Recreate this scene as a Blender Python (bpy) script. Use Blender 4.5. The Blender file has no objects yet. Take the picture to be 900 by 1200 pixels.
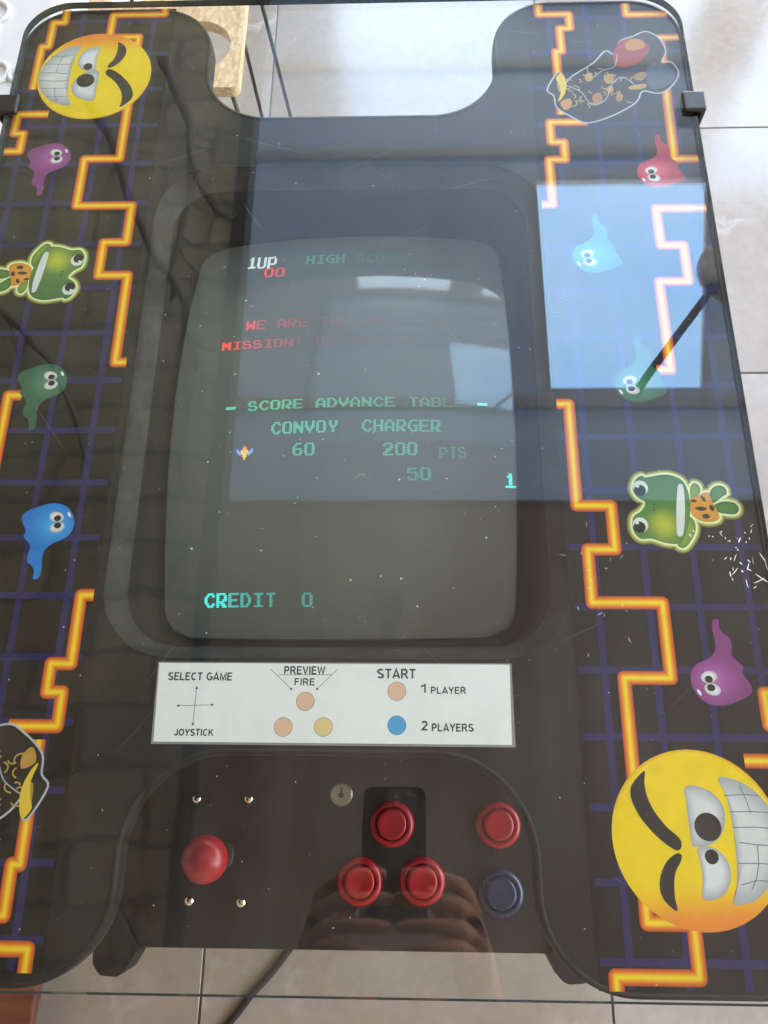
import bpy, bmesh, math, random
from mathutils import Vector, Matrix
from mathutils.geometry import tessellate_polygon

random.seed(7)
scene = bpy.context.scene
COL = scene.collection

# ------------------------------------------------------------------ camera
T = 0.70                      # height of the table top above the floor
XC, YC = -0.05, 0.28          # centre of the table on the floor
LENS_PX = 917.98
cam_data = bpy.data.cameras.new('camera')
cam = bpy.data.objects.new('camera', cam_data)
COL.objects.link(cam)
cam.rotation_mode = 'XYZ'
cam.rotation_euler = (0.350236674, 0.0270821632, 0.00970148267)
cam.location = (0, 0, T + 0.5)
cam_data.sensor_fit = 'HORIZONTAL'
cam_data.sensor_width = 36.0
cam_data.lens = LENS_PX / 900 * 36.0
cam_data.clip_start = 0.002
cam_data.clip_end = 200
scene.camera = cam

# ------------------------------------------------------------------ sky outside the windows
world = bpy.data.worlds.new('World')
scene.world = world
world.use_nodes = True
wn, wl = world.node_tree.nodes, world.node_tree.links
bg = wn['Background']
tc = wn.new('ShaderNodeTexCoord')
sp = wn.new('ShaderNodeSeparateXYZ')
rp = wn.new('ShaderNodeValToRGB')
wl.new(tc.outputs['Generated'], sp.inputs[0])
wl.new(sp.outputs['Z'], rp.inputs[0])
rp.color_ramp.elements[0].position = 0.0
rp.color_ramp.elements[0].color = (1.0, 0.93, 0.84, 1)
rp.color_ramp.elements[1].position = 0.72
rp.color_ramp.elements[1].color = (0.33, 0.59, 0.97, 1)
e = rp.color_ramp.elements.new(0.42); e.color = (0.72, 0.82, 0.94, 1)
cn = wn.new('ShaderNodeTexNoise'); cn.inputs['Scale'].default_value = 3.0; cn.inputs['Detail'].default_value = 6; cn.inputs['Roughness'].default_value = 0.6
wl.new(tc.outputs['Generated'], cn.inputs['Vector'])
cr = wn.new('ShaderNodeValToRGB'); cr.color_ramp.elements[0].position = 0.42; cr.color_ramp.elements[1].position = 0.78
cr.color_ramp.elements[0].color = (0, 0, 0, 1); cr.color_ramp.elements[1].color = (0.35, 0.35, 0.35, 1)
wl.new(cn.outputs['Fac'], cr.inputs[0])
cm = wn.new('ShaderNodeMix'); cm.data_type = 'RGBA'; cm.inputs[7].default_value = (0.92, 0.95, 1.0, 1)
wl.new(cr.outputs[0], cm.inputs['Factor']); wl.new(rp.outputs[0], cm.inputs[6])
wl.new(cm.outputs[2], bg.inputs['Color'])
bg.inputs['Strength'].default_value = 9.5

def portal(name, loc, rot, sx, sy):
    l = bpy.data.lights.new(name, 'AREA')
    l.shape = 'RECTANGLE'; l.size = sx; l.size_y = sy
    l.cycles.is_portal = True
    o = bpy.data.objects.new(name, l)
    o.location = loc; o.rotation_euler = rot
    COL.objects.link(o)
    return o

scene.view_settings.view_transform = 'Standard'
scene.view_settings.look = 'None'
scene.view_settings.exposure = 0.32
scene.view_settings.gamma = 1.0
scene.view_settings.use_curve_mapping = False
scene.render.engine = 'CYCLES'
scene.cycles.use_denoising = True
scene.cycles.max_bounces = 10
scene.cycles.diffuse_bounces = 5
scene.cycles.glossy_bounces = 6
scene.cycles.transparent_max_bounces = 24
scene.cycles.caustics_reflective = False
scene.cycles.caustics_refractive = False

# ------------------------------------------------------------------ materials
MATS = {}

def principled(name, color=(0.5, 0.5, 0.5), rough=0.5, metal=0.0, spec=0.5, coat=0.0):
    m = bpy.data.materials.new(name)
    m.use_nodes = True
    b = m.node_tree.nodes['Principled BSDF']
    b.inputs['Base Color'].default_value = (*color, 1)
    b.inputs['Roughness'].default_value = rough
    b.inputs['Metallic'].default_value = metal
    b.inputs['Specular IOR Level'].default_value = spec
    b.inputs['Coat Weight'].default_value = coat
    MATS[name] = m
    return m, m.node_tree.nodes, m.node_tree.links, b

def noise(n, l, scale, detail=4, rough=0.55, vec=None):
    t = n.new('ShaderNodeTexNoise')
    t.inputs['Scale'].default_value = scale
    t.inputs['Detail'].default_value = detail
    t.inputs['Roughness'].default_value = rough
    if vec is not None:
        l.new(vec, t.inputs['Vector'])
    return t

def ramp(n, l, src, stops):
    r = n.new('ShaderNodeValToRGB')
    e = r.color_ramp.elements
    while len(e) < len(stops):
        e.new(0.5)
    for k, (pos, c) in enumerate(stops):
        e[k].position = pos
        e[k].color = (*c, 1) if len(c) == 3 else c
    l.new(src, r.inputs[0])
    return r

def bump(n, l, src, b, strength=0.2, dist=0.001):
    bp = n.new('ShaderNodeBump')
    bp.inputs['Strength'].default_value = strength
    bp.inputs['Distance'].default_value = dist
    l.new(src, bp.inputs['Height'])
    l.new(bp.outputs[0], b.inputs['Normal'])

def objcoord(n):
    return n.new('ShaderNodeTexCoord').outputs['Object']

def speckled(name, base, dusty, scale, rough, lo=0.5, hi=0.75, spec=0.5, bscale=None, bstr=0.1):
    m, n, l, b = principled(name, base, rough, spec=spec)
    oc = objcoord(n)
    t = noise(n, l, scale, 8, 0.65, oc)
    r = ramp(n, l, t.outputs['Fac'], [(lo, base), (hi, dusty)])
    l.new(r.outputs[0], b.inputs['Base Color'])
    t2 = noise(n, l, bscale or scale * 6, 3, 0.5, oc)
    bump(n, l, t2.outputs['Fac'], b, bstr, 0.0006)
    rr = n.new('ShaderNodeMapRange')
    rr.inputs['To Min'].default_value = max(0.02, rough - 0.08)
    rr.inputs['To Max'].default_value = rough + 0.12
    l.new(t.outputs['Fac'], rr.inputs['Value'])
    l.new(rr.outputs[0], b.inputs['Roughness'])
    return m

speckled('black_laminate', (0.0105, 0.0102, 0.0102), (0.020, 0.0195, 0.019), 9, 0.5, 0.5, 0.8, 0.2)
speckled('black_trim', (0.010, 0.010, 0.0105), (0.02, 0.02, 0.021), 30, 0.55, 0.45, 0.8, 0.25)
speckled('bezel_plastic', (0.015, 0.0148, 0.0145), (0.050, 0.048, 0.045), 26, 0.55, 0.42, 0.75, 0.35, 900, 0.4)
speckled('panel_paint', (0.012, 0.011, 0.0105), (0.022, 0.020, 0.019), 14, 0.38, 0.5, 0.8, 0.5, 700, 0.25)
speckled('clip_plastic', (0.012, 0.012, 0.013), (0.025, 0.025, 0.027), 60, 0.35, 0.5, 0.8)
speckled('red_plastic', (0.36, 0.005, 0.014), (0.27, 0.004, 0.010), 40, 0.30, 0.4, 0.8, 0.5, 80, 0.02)
speckled('blue_plastic', (0.014, 0.026, 0.070), (0.011, 0.020, 0.055), 40, 0.28, 0.4, 0.8, 0.5, 80, 0.02)
speckled('card_paper', (0.88, 0.89, 0.845), (0.78, 0.80, 0.755), 22, 0.6, 0.45, 0.8, 0.3, 400, 0.05)
speckled('card_sleeve', (0.30, 0.30, 0.29), (0.22, 0.22, 0.21), 30, 0.2, 0.4, 0.8, 0.5)
principled('ink_black', (0.035, 0.036, 0.04), 0.6)
principled('ink_peach', (0.78, 0.50, 0.33), 0.6)
principled('ink_yellow', (0.80, 0.60, 0.24), 0.6)
principled('ink_blue', (0.07, 0.36, 0.66), 0.5)
principled('black_rubber', (0.012, 0.012, 0.012), 0.5)
principled('phone_black', (0.006, 0.006, 0.007), 0.25)
principled('bezel_black', (0.006, 0.006, 0.006), 0.6, spec=0.2)
principled('rim_grey', (0.10, 0.105, 0.105), 0.25)
principled('lens_glass', (0.002, 0.002, 0.003), 0.04)
principled('phone_grey', (0.11, 0.115, 0.12), 0.35)
principled('dark_metal', (0.02, 0.02, 0.022), 0.4, 0.6)

m, n, l, b = principled('chrome_screw', (0.72, 0.66, 0.56), 0.16, 1.0)
m, n, l, b = principled('lock_metal', (0.50, 0.47, 0.42), 0.3, 1.0)
t = noise(n, l, 900, 3, 0.5, objcoord(n)); bump(n, l, t.outputs['Fac'], b, 0.3, 0.0003)

# printed vinyl: colours of the print come from the colour attribute
m, n, l, b = principled('printed_vinyl', (1, 1, 1), 0.5, spec=0.15)
at = n.new('ShaderNodeAttribute'); at.attribute_name = 'Col'
t = noise(n, l, 60, 6, 0.6, objcoord(n))
mr = n.new('ShaderNodeMapRange'); mr.inputs['To Min'].default_value = 0.80; mr.inputs['To Max'].default_value = 1.12
l.new(t.outputs['Fac'], mr.inputs['Value'])
mx = n.new('ShaderNodeMix'); mx.data_type = 'RGBA'; mx.blend_type = 'MULTIPLY'
mx.inputs['Factor'].default_value = 1.0
l.new(at.outputs['Color'], mx.inputs[6]); l.new(mr.outputs[0], mx.inputs[7])
l.new(mx.outputs[2], b.inputs['Base Color'])

# lit phosphor of the picture tube (emits the colour attribute)
m = bpy.data.materials.new('lit_phosphor'); m.use_nodes = True; MATS['lit_phosphor'] = m
n, l = m.node_tree.nodes, m.node_tree.links
b = n['Principled BSDF']; b.inputs['Base Color'].default_value = (0.115, 0.125, 0.110, 1); b.inputs['Roughness'].default_value = 0.05
at = n.new('ShaderNodeAttribute'); at.attribute_name = 'Col'
wv = n.new('ShaderNodeTexWave'); wv.bands_direction = 'Y'; wv.inputs['Scale'].default_value = 230
l.new(objcoord(n), wv.inputs['Vector'])
mr = n.new('ShaderNodeMapRange'); mr.inputs['To Min'].default_value = 0.55; mr.inputs['To Max'].default_value = 1.15
l.new(wv.outputs['Fac'], mr.inputs['Value'])
l.new(at.outputs['Color'], b.inputs['Emission Color']); l.new(mr.outputs[0], b.inputs['Emission Strength'])

# tube glass: grey phosphor behind a polished face, faint raster
m, n, l, b = principled('tube_glass', (0.115, 0.125, 0.110), 0.05, spec=0.5)
oc = objcoord(n)
wv = n.new('ShaderNodeTexWave'); wv.bands_direction = 'Y'; wv.inputs['Scale'].default_value = 120
wv.inputs['Distortion'].default_value = 0.0
l.new(oc, wv.inputs['Vector'])
r = ramp(n, l, wv.outputs['Fac'], [(0.2, (0.0055, 0.0065, 0.0058)), (0.9, (0.0115, 0.0130, 0.0115))])
l.new(r.outputs[0], b.inputs['Emission Color']); b.inputs['Emission Strength'].default_value = 1.0

# clear float glass: mirror by Fresnel, otherwise straight through
m = bpy.data.materials.new('clear_glass'); m.use_nodes = True; MATS['clear_glass'] = m
n, l = m.node_tree.nodes, m.node_tree.links
n.remove(n['Principled BSDF'])
tr = n.new('ShaderNodeBsdfTransparent'); tr.inputs[0].default_value = (0.955, 0.97, 0.962, 1)
gl = n.new('ShaderNodeBsdfGlossy'); gl.inputs['Roughness'].default_value = 0.0
fr = n.new('ShaderNodeFresnel')
ge = n.new('ShaderNodeNewGeometry')
ma = n.new('ShaderNodeMath'); ma.operation = 'MULTIPLY_ADD'
ma.inputs[1].default_value = -(1.52 - 1 / 1.52); ma.inputs[2].default_value = 1.52
l.new(ge.outputs['Backfacing'], ma.inputs[0]); l.new(ma.outputs[0], fr.inputs['IOR'])
ms = n.new('ShaderNodeMixShader')
l.new(fr.outputs[0], ms.inputs[0]); l.new(tr.outputs[0], ms.inputs[1]); l.new(gl.outputs[0], ms.inputs[2])
# thin film of dust on the pane
df = n.new('ShaderNodeBsdfDiffuse'); df.inputs[0].default_value = (0.75, 0.74, 0.72, 1)
tcg = objcoord(n)
nz = noise(n, l, 7, 8, 0.7, tcg)
mps = n.new('ShaderNodeMapping'); mps.inputs['Scale'].default_value = (60, 5, 1); mps.inputs['Rotation'].default_value = (0, 0, 0.12)
l.new(tcg, mps.inputs[0])
ns = noise(n, l, 1.0, 5, 0.65, mps.outputs[0])
mz = n.new('ShaderNodeMath'); mz.operation = 'MULTIPLY'; l.new(nz.outputs['Fac'], mz.inputs[0]); l.new(ns.outputs['Fac'], mz.inputs[1])
rd = ramp(n, l, mz.outputs[0], [(0.16, (0.0, 0.0, 0.0)), (0.42, (0.013, 0.013, 0.013))])
m2 = n.new('ShaderNodeMixShader')
l.new(rd.outputs[0], m2.inputs[0]); l.new(ms.outputs[0], m2.inputs[1]); l.new(df.outputs[0], m2.inputs[2])
l.new(m2.outputs[0], n['Material Output'].inputs['Surface'])

principled('glass_edge', (0.035, 0.055, 0.055), 0.08, spec=0.8)
principled('scratch_white', (0.70, 0.71, 0.72), 0.5)
principled('scratch_faint', (0.34, 0.35, 0.36), 0.5)
principled('dust_speck', (0.62, 0.60, 0.57), 0.8)

# porcelain floor tile with pale marble veins
m, n, l, b = principled('porcelain_tile', (0.56, 0.53, 0.50), 0.16, spec=0.5)
oc = objcoord(n); oi = n.new('ShaderNodeObjectInfo')
ad = n.new('ShaderNodeVectorMath'); ad.operation = 'MULTIPLY_ADD'
cb = n.new('ShaderNodeCombineXYZ')
for k in range(3): l.new(oi.outputs['Random'], cb.inputs[k])
ad.inputs[1].default_value = (37, 53, 19)
l.new(cb.outputs[0], ad.inputs[0]); l.new(oc, ad.inputs[2])
v = ad.outputs[0]
big = noise(n, l, 2.6, 6, 0.6, v)
wn2 = noise(n, l, 3.2, 5, 0.6, v)
wav = n.new('ShaderNodeVectorMath'); wav.operation = 'MULTIPLY_ADD'
wav.inputs[1].default_value = (0.55, 0.55, 0.55); l.new(wn2.outputs['Color'], wav.inputs[0]); l.new(v, wav.inputs[2])
vo = n.new('ShaderNodeTexVoronoi'); vo.feature = 'DISTANCE_TO_EDGE'; vo.inputs['Scale'].default_value = 2.1
l.new(wav.outputs[0], vo.inputs['Vector'])
vein = ramp(n, l, vo.outputs['Distance'], [(0.0, (1, 1, 1)), (0.03, (0, 0, 0))])
gate = noise(n, l, 3.0, 2, 0.5, v)
gr = ramp(n, l, gate.outputs['Fac'], [(0.50, (0, 0, 0)), (0.70, (0.42, 0.42, 0.42))])
mv = n.new('ShaderNodeMath'); mv.operation = 'MULTIPLY'; l.new(vein.outputs[0], mv.inputs[0]); l.new(gr.outputs[0], mv.inputs[1])
base = ramp(n, l, big.outputs['Fac'], [(0.3, (0.255, 0.202, 0.155)), (0.5, (0.305, 0.250, 0.203)), (0.72, (0.35, 0.297, 0.252))])
fine = noise(n, l, 60, 4, 0.6, v)
fr2 = ramp(n, l, fine.outputs['Fac'], [(0.3, (0.93, 0.93, 0.93)), (0.7, (1.05, 1.05, 1.05))])
mm = n.new('ShaderNodeMix'); mm.data_type = 'RGBA'; mm.blend_type = 'MULTIPLY'; mm.inputs['Factor'].default_value = 1
l.new(base.outputs[0], mm.inputs[6]); l.new(fr2.outputs[0], mm.inputs[7])
m3 = n.new('ShaderNodeMix'); m3.data_type = 'RGBA'; l.new(mv.outputs[0], m3.inputs['Factor'])
l.new(mm.outputs[2], m3.inputs[6]); m3.inputs[7].default_value = (0.62, 0.58, 0.55, 1)
l.new(m3.outputs[2], b.inputs['Base Color'])
rg = ramp(n, l, fine.outputs['Fac'], [(0.3, (0.10, 0.10, 0.10)), (0.7, (0.20, 0.20, 0.20))])
l.new(rg.outputs[0], b.inputs['Roughness'])

speckled('grout', (0.20, 0.18, 0.165), (0.15, 0.135, 0.12), 40, 0.8)
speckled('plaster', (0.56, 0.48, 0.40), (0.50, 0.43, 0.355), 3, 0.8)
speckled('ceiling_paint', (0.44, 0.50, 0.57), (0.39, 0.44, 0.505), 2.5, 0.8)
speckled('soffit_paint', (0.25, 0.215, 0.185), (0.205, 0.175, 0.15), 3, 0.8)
speckled('window_white', (0.62, 0.60, 0.58), (0.55, 0.53, 0.51), 5, 0.5)
speckled('dark_boards', (0.075, 0.065, 0.055), (0.05, 0.045, 0.038), 5, 0.7)
speckled('frame_grey', (0.10, 0.10, 0.105), (0.075, 0.075, 0.08), 6, 0.45)
speckled('vine_bark', (0.26, 0.235, 0.19), (0.16, 0.14, 0.11), 20, 0.8)
speckled('skin', (0.66, 0.33, 0.22), (0.58, 0.27, 0.175), 60, 0.5, 0.4, 0.75, 0.4, 500, 0.2)
speckled('sleeve_cloth', (0.045, 0.045, 0.055), (0.03, 0.03, 0.038), 40, 0.9)
speckled('carved_white', (0.72, 0.71, 0.70), (0.62, 0.61, 0.60), 12, 0.45)
principled('pink_ribbon', (0.55, 0.20, 0.22), 0.6)

# olive rough stone of the left part of the ceiling
m, n, l, b = principled('rough_stone', (0.3, 0.28, 0.2), 0.85)
oc = objcoord(n)
br = n.new('ShaderNodeTexBrick')
br.inputs['Scale'].default_value = 1.0
br.inputs['Brick Width'].default_value = 0.42; br.inputs['Row Height'].default_value = 0.17
br.inputs['Mortar Size'].default_value = 0.016; br.inputs['Mortar Smooth'].default_value = 0.6
br.inputs['Color1'].default_value = (0.30, 0.285, 0.215, 1); br.inputs['Color2'].default_value = (0.23, 0.22, 0.165, 1)
br.inputs['Mortar'].default_value = (0.165, 0.155, 0.12, 1)
nn = noise(n, l, 2.5, 5, 0.6, oc)
vm = n.new('ShaderNodeVectorMath'); vm.operation = 'MULTIPLY_ADD'; vm.inputs[1].default_value = (0.22, 0.22, 0.22)
l.new(nn.outputs['Color'], vm.inputs[0]); l.new(oc, vm.inputs[2]); l.new(vm.outputs[0], br.inputs['Vector'])
n2 = noise(n, l, 6, 6, 0.65, oc)
r2 = ramp(n, l, n2.outputs['Fac'], [(0.3, (0.72, 0.72, 0.72)), (0.7, (1.2, 1.2, 1.17))])
mm = n.new('ShaderNodeMix'); mm.data_type = 'RGBA'; mm.blend_type = 'MULTIPLY'; mm.inputs['Factor'].default_value = 1
l.new(br.outputs['Color'], mm.inputs[6]); l.new(r2.outputs[0], mm.inputs[7]); l.new(mm.outputs[2], b.inputs['Base Color'])
bump(n, l, n2.outputs['Fac'], b, 0.5, 0.02)

# thin roof sheets that let some daylight through
def see_through_daylight(name, trans):
    m = MATS[name]; n, l = m.node_tree.nodes, m.node_tree.links
    b = n['Principled BSDF']; out = n['Material Output']
    tr = n.new('ShaderNodeBsdfTranslucent'); tr.inputs['Color'].default_value = (*trans, 1)
    src = b.inputs['Base Color'].links[0].from_socket
    sep = n.new('ShaderNodeMix'); sep.data_type = 'RGBA'; sep.blend_type = 'MULTIPLY'; sep.inputs['Factor'].default_value = 1
    g = n.new('ShaderNodeVectorMath'); g.operation = 'SCALE'; g.inputs['Scale'].default_value = 2.0
    l.new(src, g.inputs[0]); l.new(g.outputs[0], sep.inputs[6]); sep.inputs[7].default_value = (*trans, 1)
    l.new(sep.outputs[2], tr.inputs['Color'])
    ad = n.new('ShaderNodeAddShader')
    l.new(b.outputs[0], ad.inputs[0]); l.new(tr.outputs[0], ad.inputs[1]); l.new(ad.outputs[0], out.inputs['Surface'])
see_through_daylight('ceiling_paint', (0.046, 0.062, 0.076))
see_through_daylight('soffit_paint', (0.055, 0.034, 0.022))
see_through_daylight('rough_stone', (0.17, 0.120, 0.074))
# pressed strand board
m, n, l, b = principled('strand_board', (0.6, 0.42, 0.24), 0.55)
oc = objcoord(n)
vo = n.new('ShaderNodeTexVoronoi'); vo.inputs['Scale'].default_value = 230
mp = n.new('ShaderNodeMapping'); mp.inputs['Scale'].default_value = (1, 0.45, 1)
l.new(oc, mp.inputs[0]); l.new(mp.outputs[0], vo.inputs['Vector'])
r = ramp(n, l, vo.outputs['Color'], [(0.0, (0.47, 0.29, 0.14)), (0.5, (0.62, 0.43, 0.24)), (1.0, (0.74, 0.57, 0.37))])
l.new(r.outputs[0], b.inputs['Base Color'])
# red brown wood
m, n, l, b = principled('red_wood', (0.14, 0.04, 0.02), 0.4)
oc = objcoord(n)
mp = n.new('ShaderNodeMapping'); mp.inputs['Scale'].default_value = (3, 40, 40); l.new(oc, mp.inputs[0])
t = noise(n, l, 1.0, 6, 0.6, mp.outputs[0])
r = ramp(n, l, t.outputs['Fac'], [(0.3, (0.075, 0.022, 0.012)), (0.7, (0.19, 0.062, 0.030))])
l.new(r.outputs[0], b.inputs['Base Color'])
m, n, l, b = principled('lamp_glass', (0.55, 0.56, 0.58), 0.2)
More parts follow.
